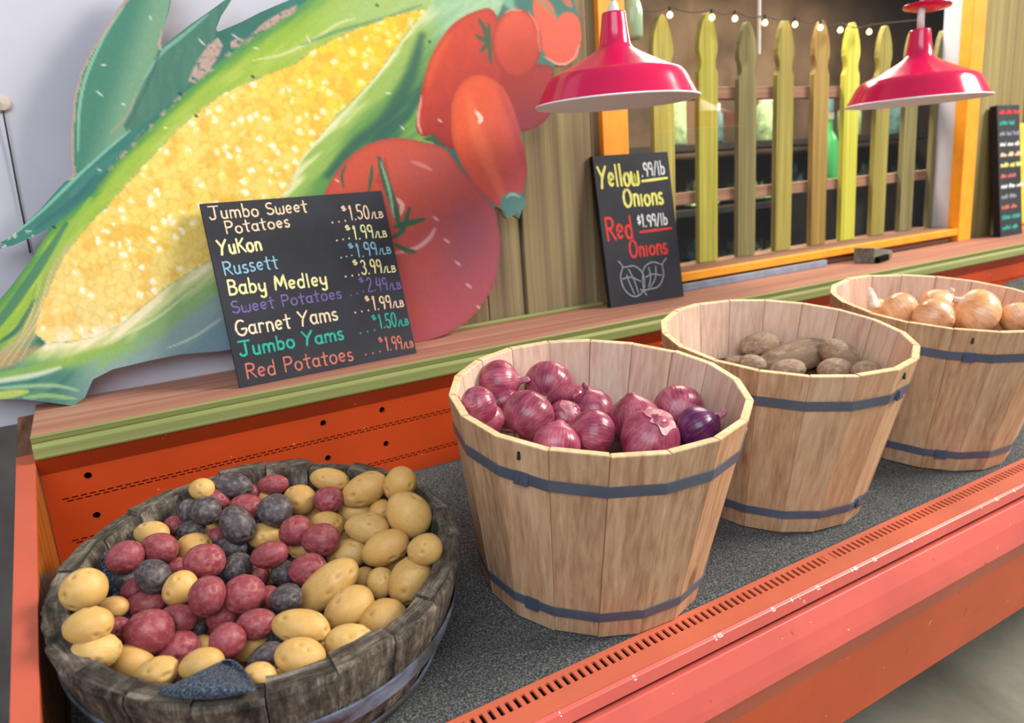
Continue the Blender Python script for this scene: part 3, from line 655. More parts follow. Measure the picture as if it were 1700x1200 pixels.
# ------------------------------------------------------------------ heaps: things seen at a pixel, settled into their tub
def axes(ang):
    a = math.radians(ang); e1 = (RT * math.cos(a) + UP * math.sin(a)).normalized(); e3 = -FW; e2 = e3.cross(e1).normalized(); return e1, e2, e3
def settle(items, c, Rin, zl, iters=140):
    # items: dict(u, v, a, b, ang, lay); depth along each ray is solved so that neighbours only touch
    n = len(items); cd = DINV @ CAM
    for it in items:
        it['d'] = DINV.to_3x3() @ ray(it['u'], it['v']); it['t'] = (zl[it['lay']] - cd.z) / it['d'].z; it['t0'] = it['t']
        e = axes(it['ang']); it['E'] = [DINV.to_3x3() @ x for x in e]
    def pos(it): return cd + it['d'] * it['t']
    def sup(it, dr):
        s = it['t'] / FPX; A = (it['a'] * s, it['b'] * s, it['b'] * s * it.get('dep', 1.0))
        return 1 / math.sqrt(sum((dr.dot(e) / a) ** 2 for e, a in zip(it['E'], A)))
    def out(it):
        p = pos(it); rad = Vector((p.x - c[0], p.y - c[1], 0)); L = rad.length
        if L < 1e-6: return -1
        return L + sup(it, rad / L) - Rin(p.z)
    for k in range(iters):
        for i in range(n):
            for j in range(i + 1, n):
                A, B = items[i], items[j]
                if (A['u'] - B['u']) ** 2 + (A['v'] - B['v']) ** 2 > (A['a'] + B['a']) ** 2 * 1.2: continue
                dp = pos(B) - pos(A); L = dp.length; dr = dp / L
                ov = .97 * (sup(A, dr) + sup(B, dr)) - L
                if ov > 0:
                    # the upper one comes nearer, the lower one sinks
                    upA = (A['lay'], -A['v'], ) < (B['lay'], -B['v'])
                    st = min(ov * .35, .003)
                    (A if upA else B)['t'] -= st * .45; (B if upA else A)['t'] += st * .55
        for it in items:
            it['t'] += (it['t0'] - it['t']) * .02
            it['t'] = max(it['t0'] - .035, min(it['t0'] + .05, it['t']))
            o0 = out(it)
            for _ in range(40):
                if o0 <= 0: break
                t = it['t']; it['t'] = t - .002; om = out(it); it['t'] = t + .002; op = out(it)
                it['t'] = t - .002 if om < op else t + .002
                if min(om, op) >= o0: it['t'] = t; break
                o0 = min(om, op)
    for it in items:
        s = it['t'] / FPX; p = DECK @ pos(it); e = axes(it['ang']); A = (it['a'] * s, it['b'] * s, it['b'] * s * it.get('dep', 1.0))
        it['p'] = p; it['A'] = A; it['R'] = Matrix(((e[0].x, e[1].x, e[2].x), (e[0].y, e[1].y, e[2].y), (e[0].z, e[1].z, e[2].z)))
    return items
def blob_mesh(name, seed, sub=5, lump=.06, eyes=5, egg=.1, eye_d=.05):
    rs = random.Random(seed); bm = bmesh.new(); bmesh.ops.create_icosphere(bm, subdivisions=sub, radius=1)
    wv = [(Vector((rs.gauss(0, 1), rs.gauss(0, 1), rs.gauss(0, 1))).normalized() * rs.uniform(1.2, 2.6), rs.uniform(0, 6.3), rs.uniform(.3, 1)) for _ in range(5)]
    ey = [Vector((rs.gauss(0, 1), rs.gauss(0, 1), rs.gauss(0, 1.2))).normalized() for _ in range(eyes)]
    ek = []; esz = [rs.choice((.03, .045, .06, .075)) for _ in ey]
    for v in bm.verts:
        n = v.co.normalized(); ek.append(min(1.0, sum(math.exp(-((n - e_).length / es_) ** 2) for e_, es_ in zip(ey, esz)))); f = 1 + lump * sum(a * math.sin(n.dot(k) + p) for k, p, a in wv) / 2.2
        for e in ey:
            d = (n - e).length; f -= eye_d * math.exp(-(d / .11) ** 2); f += eye_d * .35 * math.exp(-((d - .26) / .12) ** 2)
        v.co = n * f; s = 1 + egg * n.x; v.co.y *= s; v.co.z *= s
    me = bpy.data.meshes.new(name); bm.to_mesh(me); bm.free(); me.polygons.foreach_set('use_smooth', [True] * len(me.polygons))
    ca = me.color_attributes.new('eyes', 'FLOAT_COLOR', 'POINT'); ca.data.foreach_set('color', [x for e_ in ek for x in (e_, e_, e_, 1.0)]); return me
POT = """Y 335 812 19 17 0 1;P 384 806 32 20 -8 0;R 355 829 25 18 -15 1;P 340 848 24 23 0 0;P 311 850 16 21 0 1;R 410 842 25 21 -15 0;R 453 805 24 16 5 1;P 457 847 26 25 0 0;Y 498 829 25 24 -20 0;Y 439 826 15 12 0 2
Y 548 797 30 19 -12 0;R 546 829 23 20 0 0;Y 520 856 20 18 0 2;Y 605 813 39 25 28 0;Y 664 804 28 25 60 1;Y 591 851 26 23 20 1;Y 632 850 20 19 40 2;Y 678 854 39 33 -48 0;Y 609 876 34 23 -5 0;Y 640 910 39 27 25 0
Y 705 911 27 24 0 1;Y 680 963 38 32 60 0;Y 578 920 32 23 15 1;Y 544 872 27 23 -20 1;R 533 896 29 25 -5 0;R 491 880 26 24 25 0;Y 501 912 20 18 0 1;Y 439 890 27 21 -5 1;R 448 921 29 21 15 0;R 512 946 29 25 10 0
P 472 953 20 20 0 1;Y 446 956 18 14 0 2;R 425 957 19 20 0 2;Y 545 972 54 29 38 0;Y 605 960 18 18 0 2;Y 631 968 25 21 80 1;P 475 992 25 22 10 0;R 446 991 17 18 0 1;Y 578 1009 41 31 32 0;Y 638 1030 37 33 20 0
Y 500 1041 44 27 -8 0;Y 580 1070 39 32 -10 0;Y 497 1091 38 29 -10 0;Y 535 1080 18 20 0 2;Y 545 1107 24 18 10 2;P 440 1089 30 19 25 0;Y 416 1075 25 19 30 1;Y 431 1123 27 22 -10 0;Y 470 1128 26 18 0 2;R 425 1037 32 24 8 0
R 405 986 32 30 0 0;R 343 990 31 28 80 0;R 369 1025 24 20 20 1;R 348 1040 16 22 0 2;R 377 1065 28 27 60 0;Y 298 976 29 25 50 0;R 297 1026 28 22 -10 1;R 242 1004 31 21 5 1;R 248 1048 37 35 0 0;R 297 1077 31 28 10 1
R 194 1048 21 22 0 1;Y 139 979 36 33 20 0;Y 185 1010 26 18 10 1;Y 147 1040 37 27 12 0;Y 160 1080 36 27 0 0;Y 212 1101 38 29 5 0;Y 256 1121 38 25 25 0;Y 335 1104 35 26 15 0;R 291 1128 17 14 0 2;P 213 960 23 18 20 1
R 222 981 19 20 0 1;P 254 957 27 25 -40 0;R 207 925 29 24 20 0;Y 252 885 27 20 0 1;R 265 911 28 24 -10 0;R 290 942 23 15 10 1;Y 321 908 28 22 10 1;R 340 932 31 27 0 0;P 382 911 27 19 0 1;P 394 941 22 22 0 1
R 289 872 16 16 0 2;P 317 880 22 16 5 1;Y 347 878 16 12 0 2;R 354 894 19 15 20 1;P 395 871 31 25 -55 0;R 367 872 16 20 0 2;R 418 816 13 12 0 2;Y 336 1070 19 15 0 2;P 216 1064 16 16 0 2;P 325 1040 17 18 0 2;R 470 905 19 18 0 2;P 420 905 18 18 0 2;Y 560 900 20 18 0 2;Y 400 1015 20 18 0 2;R 270 985 20 18 0 2;Y 610 1000 20 18 0 2;Y 655 935 20 18 0 2;R 390 1100 20 17 0 2"""
pots = []
for s in POT.replace('\n', ';').split(';'):
    k = s.split(); pots.append(dict(col=k[0], u=float(k[1]), v=float(k[2]), a=float(k[3]) * 1.09, b=float(k[4]) * 1.09, ang=float(k[5]), lay=int(k[6]), dep=.95))
settle(pots, (QX, QY), lambda z: QB + (QR - QB) * max(0, min(1.3, z / QH)) - QT - .002 + (.02 if z > QH + .018 else 0), (.150, .130, .108))
cname = {'Y': 'yellow', 'R': 'red', 'P': 'purple'}
pot_me = {c: [] for c in 'YRP'}
for c in 'YRP':
    for k in range(6):
        me = blob_mesh('potato', ord(c) * 31 + k, 5, {'Y': .05, 'R': .045, 'P': .08}[c], 9, .07, .06); me.materials.append(M['pot_' + c.lower()]); pot_me[c].append(me)
vsr = sorted(p['v'] for p in pots); v1, v2 = vsr[len(vsr) // 3], vsr[2 * len(vsr) // 3]
for p in pots: p['band'] = 'back' if p['v'] < v1 else ('middle' if p['v'] < v2 else 'front')
for i, p in enumerate(pots):
    same = sorted([q for q in pots if q['col'] == p['col'] and q['band'] == p['band']], key=lambda q: q['u']); r = same.index(p)
    sh = 'long' if p['a'] / p['b'] > 1.5 else ('oval' if p['a'] / p['b'] > 1.18 else 'round')
    sz = 'large' if p['a'] > 34 else ('small' if p['a'] < 22 else 'medium')
    if p['lay'] == 2: sz = 'half hidden'; sh = 'small'
    lab = '%s %s %s potato, %s %s one from left in the barrel\'s %s third' % (sz, sh, cname[p['col']], ordn[r], cname[p['col']], p['band'])
    o = link('baby_potato', pot_me[p['col']][i % 6], None, None, Matrix.LocRotScale(p['p'], p['R'].to_quaternion() @ Matrix.Rotation((i * 1.7) % 6.28, 3, 'X').to_quaternion(), Vector(p['A'])))
    tag(o, lab, 'potato', 'mixed baby potatoes in the grey barrel')

# onions
def onion_body(seed):
    rs = random.Random(seed)
    prof = spline([(0, -.90), (.16, -.92), (.55, -.82), (.88, -.46), (1, 0), (.93, .38), (.70, .70), (.42, .90), (.22, 1.02), (.15, 1.10), (0, 1.12)], 4)
    b = MB(); b.lathe([(max(0, p[0]), p[1]) for p in prof], 36)
    ph = [rs.uniform(0, 6.3) for _ in range(3)]
    b.V = [(x * (1 + .035 * math.sin(2 * math.atan2(y, x) + ph[0]) + .012 * math.sin(9 * math.atan2(y, x) + ph[1])), y * (1 + .03 * math.sin(3 * math.atan2(y, x) + ph[2])), z) for x, y, z in b.V]
    return mesh('body', b.V, b.F, True)
def onion_stem(seed):
    rs = random.Random(seed); b = MB(); prof = [(.24, .98), (.15, 1.10), (.12, 1.22), (.15, 1.34), (.10, 1.45), (.03, 1.52)]
    b.lathe(prof, 14); b.V = [(x * (1 + .45 * math.sin(4 * math.atan2(y, x) + z * 7 + seed)) + .08 * math.sin(z * 5 + seed) * (z - .98), y * (1 + .4 * math.sin(3 * math.atan2(y, x) + z * 5)), z + rs.uniform(-.04, .04) * (z - .9)) for x, y, z in b.V]
    return mesh('stem', b.V, b.F, True)
def onion_roots(seed, n=34):
    rs = random.Random(seed); b = MB()
    for k in range(n):
        a = rs.uniform(0, 6.28); r0 = rs.uniform(0, .15); l = rs.uniform(.2, .5); sp = rs.uniform(.1, .5); cu = rs.uniform(-.3, .3)
        b.tube([(r0 * math.cos(a), r0 * math.sin(a), -.88), ((r0 + sp * .4) * math.cos(a + cu), (r0 + sp * .4) * math.sin(a + cu), -.9 - l * .5), ((r0 + sp) * math.cos(a + 2 * cu), (r0 + sp) * math.sin(a + 2 * cu), -.9 - l)], [.016, .012, .006], 4)
    return mesh('roots', b.V, b.F, True)
def skin_flake(seed, size=.55):
    rs = random.Random(seed); V = []; F = []; NR, NA = 6, 36; ph_ = [rs.uniform(0, 6.3) for _ in range(4)]; off = [1 + .3 * math.sin(6.283 * k / NA + ph_[0]) + .2 * math.sin(2 * 6.283 * k / NA + ph_[1]) + .12 * math.sin(5 * 6.283 * k / NA + ph_[2]) + rs.uniform(-.06, .06) for k in range(NA)]
    V.append((0, 0, 1.012))
    for i in range(1, NR + 1):
        for k in range(NA):
            th = size * i / NR * (off[k] if i == NR else (1 + (off[k] - 1) * i / NR)); a = 2 * math.pi * k / NA
            r = 1.012 + .05 * (i / NR) ** 4 * (1 + math.sin(2 * a + seed)); V.append((r * math.sin(th) * math.cos(a), r * math.sin(th) * math.sin(a), r * math.cos(th)))
    for k in range(NA): F.append((0, 1 + k, 1 + (k + 1) % NA))
    for i in range(NR - 1):
        for k in range(NA): F.append((1 + i * NA + k, 1 + (i + 1) * NA + k, 1 + (i + 1) * NA + (k + 1) % NA, 1 + i * NA + (k + 1) % NA))
    return mesh('loose_skin', V, F, True)
OB = [onion_body(k) for k in range(4)]; OS = [onion_stem(k) for k in range(4)]; ORT = [onion_roots(k) for k in range(3)]; OK_ = [skin_flake(k, .45 + .1 * (k % 3)) for k in range(5)]
def onions(data, c, zl, skin, stem_mat, flake_mat, cat_label, group, rin, k_=1.06, sts=1.0):
    items = [dict(u=d[0], v=d[1], a=d[2] * k_, b=d[2] * k_, ang=0, lay=d[3]) for d in data]
    settle(items, c, rin, zl)
    for i, (d, it) in enumerate(zip(data, items)):
        th, tl = math.radians(d[4]), math.radians(d[5]); ax = (RT * math.cos(th) + UP * math.sin(th)) * math.cos(tl) - FW * math.sin(tl)
        q = Vector((0, 0, 1)).rotation_difference(ax); s = it['A'][0]
        t = empty('onion', Matrix.LocRotScale(it['p'], q, (s, s, s * .93))); tag(t, d[7], 'onion', group)
        sk = M[d[8]] if len(d) > 8 else skin
        me = OB[i % 4].copy(); me.materials.append(sk); link('body', me, t)
        if 's' in d[6] or 'w' in d[6]: me = OS[i % 4].copy(); me.materials.append(M['paper_w'] if 'w' in d[6] else stem_mat); link('stem', me, t, None, Matrix.Translation((0, 0, 1 - sts)) @ Matrix.Diagonal((1, 1, sts, 1)))
        if 'r' in d[6]: me = ORT[i % 3].copy(); me.materials.append(M['roots']); link('roots', me, t)
        for ch, k in (('f', 0), ('g', 2)):
            if ch in d[6]:
                fa = d[9] if len(d) > 9 else (-100, 45)
                a1, a2 = math.radians(fa[0]), math.radians(fa[1]); fx = (RT * math.cos(a1) + UP * math.sin(a1)) * math.cos(a2) - FW * math.sin(a2)
                me = OK_[(i + k) % 5].copy(); me.materials.append(flake_mat)
                link('loose_skin', me, t, None, (q.inverted() @ Vector((0, 0, 1)).rotation_difference(fx)).to_matrix().to_4x4())
rin1 = lambda z: RF(max(.1, min(.36, z))) * math.cos(math.pi / NST) - BT - .001
onions([(828, 634, 35, 1, 5, 10, 's', 'red onion lying at back left with dry stem pointing right'),
        (911, 640, 40, 0, -115, 45, 'wf', 'red onion with torn white papery skin at the back of heap', 'onion_r', (-130, 40)),
        (876, 692, 44, 0, 48, -32, 'r', 'biggest red onion with hairy roots at its lower left'),
        (795, 674, 31, 0, 200, 20, 'sf', 'red onion wrapped in loose dry skin at far left', 'onion_r', (160, 50)),
        (810, 698, 28, 0, 150, -10, 'f', 'small red onion touching the basket rim at lower left', 'onion_r', (200, 40)),
        (834, 668, 29, 2, 120, 0, '', 'half hidden red onion behind the biggest onion'),
        (984, 678, 33, 1, 110, 20, 's', 'red onion in the middle with split skin and upright stem'),
        (938, 693, 28, 1, 40, 20, 'f', 'small red onion just right of the biggest onion', 'onion_r', (60, 40)),
        (984, 718, 38, 0, 168, 14, 's', 'striped red onion in front with its stem pointing left'),
        (924, 738, 38, 0, 80, -10, '', 'red onion low against the front rim, top only'),
        (1054, 696, 41, 1, 100, 0, '', 'smooth red onion right of centre behind the peeling one'),
        (1079, 728, 47, 0, 70, 40, 'f', 'large red onion with peeling torn skin at front right', 'onion_r', (70, 40)),
        (1126, 680, 41, 1, -80, 50, 'wf', 'magenta onion with pale dry tuft facing forward', 'onion_r', (-80, 60)),
        (1159, 712, 37, 0, 35, 10, 's', 'darkest purple glossy onion at far right of basket', 'onion_d'),
        (950, 660, 24, 2, 100, 0, 's', 'half hidden red onion with upright stem near the back')],
       BKT[0], (.262, .245, .228), M['onion_r'], M['paper_r'], M['paper_r'], 'red onion', 'red onions in the nearest cedar basket', rin1)
rin3 = lambda z: RF(max(.1, min(.36, z))) * math.cos(math.pi / NST) - BT - .001
onions([(1492, 514, 29, 0, -60, 30, 's', 'yellow onion with dry stem scar left of centre'),
        (1556, 508, 29, 1, 60, 30, 's', 'yellow onion at the back of heap, middle of the basket'),
        (1549, 528, 33, 0, -20, 60, '', 'yellow onion low at the front with dark stem end facing forward'),
        (1620, 519, 38, 0, 150, 10, 's', 'biggest yellow onion with bright shine, right of the others'),
        (1463, 521, 24, 1, 100, 0, 'f', 'yellow onion low at far left, mostly hidden'),
        (1689, 528, 27, 1, 100, -40, 'r', 'yellow onion with pale roots at the right edge'),
        (1585, 534, 26, 2, 90, 0, '', 'yellow onion tucked under the biggest one')],
       BKT[2], (.280, .268, .25), M['onion_y'], M['paper_w'], M['paper_w'], 'yellow onion', 'yellow onions in the farthest cedar basket', rin3, 1.02, .62)
wk = [[dpx(1436, 478, .315), dpx(1446, 474, .32), dpx(1452, 482, .315)], [dpx(1440, 492, .30), dpx(1449, 488, .31), dpx(1456, 494, .30)], [dpx(1438, 506, .285), dpx(1452, 503, .295), dpx(1461, 503, .285)], [dpx(1444, 514, .275), dpx(1455, 512, .28), dpx(1464, 510, .275)]]
t = empty('onion_skin', Matrix.Translation(wk[3][1])); tag(t, 'loose white papery onion skin against the far basket wall', 'onion skin'); bpy.context.view_layer.update()
sheet('papery_flake', wk, M['paper_w'], t, th=.001)
rus = [(1262, 573, 33, 20, 10, 1, 'russet potato at the back left of the basket, rounded'), (1318, 592, 62, 22, 12, 0, 'longest russet potato lying across the middle of the basket'), (1394, 590, 34, 21, -35, 1, 'russet potato behind the right end of longest one'),
       (1308, 614, 28, 16, 5, 0, 'russet potato low in front under the longest one'), (1387, 614, 28, 17, 0, 0, 'wrinkled russet potato at the front, right of centre'), (1437, 615, 24, 15, 0, 1, 'small reddish russet potato at far right by the wall'),
       (1250, 603, 22, 12, -10, 0, 'small russet potato at front left touching longest one'), (1222, 600, 18, 9, 0, 1, 'tiny russet potato end at far left')]
it = [dict(u=r[0], v=r[1], a=r[2] * 1.06, b=r[3] * 1.1, ang=r[4], lay=r[5], dep=1.1) for r in rus]
settle(it, BKT[1], rin1, (.225, .212, .2))
RM = [blob_mesh('russet', 900 + k, 5, .07, 7, .05, .05) for k in range(4)]
for me in RM: me.materials.append(M['pot_b'])
for i, (r, p) in enumerate(zip(rus, it)):
    o = link('russet_potato', RM[i % 4], None, None, Matrix.LocRotScale(p['p'], p['R'].to_quaternion() @ Matrix.Rotation(i * 1.3, 3, 'X').to_quaternion(), Vector(p['A'])))
    tag(o, r[6], 'potato', 'russet potatoes in the middle cedar basket')

# ------------------------------------------------------------------ painted plywood cutout of corn and tomatoes
YP = 1.440
OUT = [(240, -45), (207, 0), (180, 37), (153, 80), (133, 120), (123, 160), (118, 207), (118, 267), (121, 288), (100, 310), (67, 347), (33, 380), (8, 399), (-18, 410), (-16, 416), (20, 408), (50, 395), (83, 378), (90, 373), (72, 397), (50, 433), (20, 473), (0, 497), (-40, 556), (-70, 610), (-62, 652), (-20, 663), (40, 663), (83, 668), (123, 674), (130, 667), (141, 660), (154, 630), (187, 613), (250, 598), (300, 588), (363, 583), (420, 574), (500, 565), (560, 560), (620, 570), (665, 573), (700, 568), (733, 558), (767, 541), (793, 517), (813, 487), (825, 457), (830, 427), (830, 393), (825, 360), (818, 340), (833, 348), (837, 357), (843, 363), (852, 356), (862, 363), (866, 349), (873, 340), (871, 325), (875, 297), (875, 273), (871, 247), (869, 219), (887, 214), (905, 201), (916, 186), (919, 165), (917, 120), (919, 109), (940, 109), (958, 95), (966, 64), (963, 35), (954, 8), (945, -30), (900, -60), (800, -70), (650, -55), (540, -28), (490, -4), (473, 3), (433, 20), (400, 37), (362, 53), (358, 50), (367, 27), (380, 7), (391, -12), (375, -1), (350, 17), (317, 40), (287, 63), (268, 79), (267, 72), (272, 47), (280, 20), (286, -10), (290, -45)]
OUTP = np.array(OUT, float)
def sdf(poly, U, V, near=False):
    P = np.asarray(poly, float); Q = np.roll(P, -1, 0); best = np.full(U.shape, 1e18); ins = np.zeros(U.shape, bool)
    CX = np.zeros(U.shape); CY = np.zeros(U.shape)
    for (ax, ay), (bx, by) in zip(P, Q):
        ex, ey = bx - ax, by - ay; t = np.clip(((U - ax) * ex + (V - ay) * ey) / max(ex * ex + ey * ey, 1e-9), 0, 1)
        qx, qy = ax + t * ex, ay + t * ey; d = (U - qx) ** 2 + (V - qy) ** 2; m = d < best
        best = np.where(m, d, best)
        if near: CX = np.where(m, qx, CX); CY = np.where(m, qy, CY)
        c = (ay > V) != (by > V)
        with np.errstate(divide='ignore', invalid='ignore'): xi = ax + (V - ay) * ex / (ey if abs(ey) > 1e-12 else 1e-12)
        ins ^= c & (U < xi)
    d = np.sqrt(best); d = np.where(ins, -d, d)
    return (d, CX, CY) if near else d
def ss(a, b, x): t = np.clip((x - a) / (b - a), 0, 1); return t * t * (3 - 2 * t)
def vnoise(U, V, sc, seed, oct_=3):
    out = np.zeros(U.shape); amp = 1; tot = 0
    for o_ in range(oct_):
        R = np.random.RandomState(seed + o_ * 17).rand(97, 97); x = U / sc * 2 ** o_; y = V / sc * 2 ** o_
        xi = np.floor(x).astype(int); yi = np.floor(y).astype(int); fx = x - xi; fy = y - yi; fx = fx * fx * (3 - 2 * fx); fy = fy * fy * (3 - 2 * fy)
        a = R[xi % 97, yi % 97]; b = R[(xi + 1) % 97, yi % 97]; c = R[xi % 97, (yi + 1) % 97]; d = R[(xi + 1) % 97, (yi + 1) % 97]
        out += amp * (a * (1 - fx) * (1 - fy) + b * fx * (1 - fy) + c * (1 - fx) * fy + d * fx * fy); tot += amp; amp *= .5
    return out / tot
def SP(p, n=5): return spline(p, n, True)
KERN_U = [(714, 11), (647, 28), (598, 46), (548, 67), (516, 85), (485, 109), (453, 120), (420, 133), (367, 157), (327, 187), (290, 220), (253, 260), (217, 297), (187, 333), (160, 360), (133, 390), (110, 420), (87, 467), (67, 513), (57, 553)]
KERN_L = [(77, 570), (117, 568), (160, 558), (200, 540), (240, 507), (277, 477), (320, 450), (350, 433), (420, 385), (478, 318)]
KERN_R = [(495, 275), (524, 236), (559, 191), (598, 155), (626, 124), (661, 74), (693, 32)]
KERN = KERN_U + KERN_L + KERN_R
TOM = {
 'B': SP([(823, 100), (880, 105), (917, 112), (920, 150), (917, 186), (900, 206), (870, 219), (835, 205), (815, 150)]),
 'A': SP([(818, 17), (788, 19), (753, 39), (728, 71), (711, 106), (700, 148), (693, 187), (691, 212), (700, 226), (718, 226), (739, 243), (765, 240), (830, 150), (832, 60)]),
 'D': SP([(890, -20), (885, 15), (893, 60), (905, 92), (925, 108), (943, 108), (959, 94), (966, 64), (962, 34), (950, 21), (936, 21), (925, 30), (918, 10), (905, -4)]),
 'C': SP([(858 + 41 * math.cos(a), 72 + 58 * math.sin(a)) for a in np.linspace(0, 6.283, 14)[:-1]]),
 'F': SP([(541, 316), (566, 275), (598, 247), (629, 233), (665, 229), (704, 236), (739, 247), (767, 282), (806, 325), (824, 355), (831, 393), (830, 427), (824, 460), (812, 490), (792, 519), (766, 543), (733, 559), (700, 569), (650, 574), (595, 560), (555, 500), (532, 420), (530, 360)]),
 'E': SP([(799, 124), (771, 134), (753, 162), (749, 198), (753, 240), (771, 282), (799, 318), (836, 348), (862, 332), (875, 293), (873, 254), (862, 212), (848, 169), (831, 141)]),
}
LEAF1 = [(245, -50), (207, 0), (153, 80), (123, 160), (116, 240), (121, 290), (165, 262), (215, 225), (250, 150), (268, 76), (284, 0), (292, -50)]
LEAF2 = [(395, -15), (350, 17), (287, 63), (262, 84), (238, 140), (205, 208), (215, 228), (260, 190), (320, 135), (352, 75), (366, 27), (388, -2)]
HUSK_EDGE = [(560, -40), (500, 8), (455, 40), (400, 74), (335, 128), (285, 175), (235, 225), (190, 272), (155, 320), (118, 352), (92, 372)]
LEAF3 = [(-20, 408), (33, 378), (100, 308), (160, 262), (225, 212), (250, 205), (200, 262), (155, 315), (120, 352), (90, 374), (50, 398), (10, 412)]
def paint(U, V):
    col = np.zeros(U.shape + (3,)); 
    def put(mask, c):
        nonlocal col
        c = np.asarray(c, float); m = np.clip(mask, 0, 1)[..., None]; col = col * (1 - m) + c * m
    def lerp(a, b, f): f = np.clip(f, 0, 1)[..., None]; return np.asarray(a, float) * (1 - f) + np.asarray(b, float) * f
    def inside(poly, soft=1.5): return 1 - ss(-soft, soft, sdf(poly, U, V))
    def stroke(pts, wd, c, a=1.0, soft=1.2, jag=0):
        P = spline(pts, 6); best = np.full(U.shape, 1e9); n = len(P); tt = np.zeros(U.shape)
        for i in range(n - 1):
            (ax, ay), (bx, by) = P[i], P[i + 1]; ex, ey = bx - ax, by - ay
            t = np.clip(((U - ax) * ex + (V - ay) * ey) / max(ex * ex + ey * ey, 1e-9), 0, 1); d = np.hypot(U - ax - t * ex, V - ay - t * ey)
            m = d < best; best = np.where(m, d, best); tt = np.where(m, (i + t) / (n - 1), tt)
        w_ = wd * (.35 + .65 * np.sin(np.pi * np.clip(tt, .02, .98)) ** .6)
        if jag: w_ = w_ + jag * (vnoise(U, V, 7, 77) - .5)
        put(a * (1 - ss(-soft, soft, best - w_ / 2)), c)
    al = U * .761 - V * .648; ac = U * .648 + V * .761
    st1 = vnoise(al / 6, ac, 9, 4); st2 = vnoise(U, V, 60, 9); fine = vnoise(U, V, 5, 12); sv = vnoise(U, V / 6, 7, 33)
    dk_ = (44, 106, 92); put(np.ones(U.shape), lerp(dk_, (58, 128, 112), st2))
    # upper left leaves
    d1 = sdf(LEAF1, U, V); xr = (U - (118 + (268 - V) * .33)) / 120
    put(1 - ss(-1.5, 1.5, d1), lerp(lerp((64, 130, 106), (112, 158, 122), ss(.1, .55, xr)), (52, 108, 92), ss(.75, 1.15, xr + .15 * sv)))
    d2 = sdf(LEAF2, U, V); put(1 - ss(-1.5, 1.5, d2), lerp((58, 114, 98), (76, 130, 106), sv))
    stroke([(206, 10), (172, 62), (142, 130), (131, 190), (130, 250)], 6, (136, 190, 160), .8)
    stroke([(345, 24), (300, 62), (268, 88), (240, 130)], 6, (128, 184, 158), .8)
    stroke([(284, 0), (270, 70), (245, 140), (212, 210)], 4, (54, 96, 84), .6)
    stroke([(226, 155), (212, 190), (182, 222)], 5, (168, 150, 132), .75, jag=3)
    put(1 - ss(-1.5, 1.5, sdf(LEAF3, U, V)), lerp((42, 108, 98), (64, 140, 122), st1))
    stroke([(12, 398), (75, 345), (140, 282), (216, 216)], 5, (132, 200, 170), .85)
    stroke([(60, 378), (120, 335), (160, 290)], 10, (48, 100, 108), .6)
    # husk, upper band: green at its outer side to pale yellow at the kernels
    HU = HUSK_EDGE + [(72, 397), (50, 433), (20, 473), (-50, 556), (-75, 610), (-20, 600), (30, 585)] + KERN_U[::-1] + [(740, -60)]
    dk = sdf(KERN, U, V); dh = sdf(HU, U, V)
    hw = np.clip(dk, 0, 200) / np.clip(dk - np.minimum(dh, 0), 1, 400)
    f = np.clip(hw + .28 * (st1 - .5), 0, 1)
    c = lerp((236, 222, 128), (196, 206, 92), ss(.0, .3, f)); c = lerp(c, (150, 186, 52), ss(.25, .6, f)); c = lerp(c, (82, 148, 70), ss(.6, .95, f))
    c = lerp(c, lerp((150, 186, 96), (178, 206, 150), st1), ss(470, 640, U) * ss(140, 20, V) * .7)
    put((1 - ss(-2, 2, dh)), c)
    stroke([(420, 100), (470, 90), (520, 66), (560, 40), (590, 30)], 5, (216, 220, 150), .8)
    stroke([(500, 75), (560, 52), (640, 30), (700, 8)], 7, (88, 140, 104), .6)
    stroke([(110, 372), (60, 450), (10, 520), (-40, 580)], 16, (56, 120, 100), .8)
    stroke([(150, 330), (105, 400), (60, 490), (0, 560)], 14, (142, 184, 60), .8)
    stroke([(60, 495), (30, 545), (0, 568)], 9, (38, 104, 98), .8)
    # left tip, tan
    stroke([(-60, 610), (0, 592), (50, 550), (95, 450), (112, 410)], 26, (196, 178, 122), .75, soft=8)
    stroke([(-60, 620), (-5, 604), (60, 580)], 30, (186, 158, 102), .85, soft=8)
    for k in range(9):
        x = 30 + k * 9; stroke([(x - 60, 620 - k * 3), (x, 560 - k * 10), (x + 30, 470 - k * 8)], 2.2, (228, 216, 170) if k % 2 else (150, 126, 78), .6)
    # lower husk: cream, green, blue grey
    LH = [(-80, 660), (-60, 625), (20, 610), (60, 582)] + KERN_L + [(470, 600), (360, 600), (160, 640), (120, 690), (-80, 690)]
    dl = sdf(LH, U, V); e = np.clip(dk, 0, 200) / 105 + .35 * (vnoise(al / 7, ac, 10, 51) - .5)
    c = lerp((240, 228, 180), (196, 206, 128), ss(.02, .16, e)); c = lerp(c, (134, 178, 104), ss(.14, .36, e)); c = lerp(c, (132, 164, 158), ss(.36, .62, e)); c = lerp(c, (112, 148, 160), ss(.65, 1.0, e))
    put(1 - ss(-2, 2, dl), c)
    put((1 - ss(-2, 2, dl)) * ss(180, 90, U) * ss(590, 625, V), lerp((46, 110, 98), (96, 150, 124), st1))
    stroke([(-60, 628), (10, 622), (90, 606), (150, 588), (210, 570)], 16, (140, 180, 70), .8, soft=4)
    stroke([(-60, 640), (0, 632), (60, 622), (100, 610)], 9, (220, 228, 200), .8, soft=3); stroke([(-40, 648), (30, 642), (90, 640), (130, 648)], 6, (170, 206, 150), .8, soft=3)
    stroke([(-40, 660), (10, 655), (45, 650)], 14, (190, 200, 84), .9, soft=3); stroke([(40, 660), (80, 657), (125, 662)], 8, (150, 188, 110), .8)
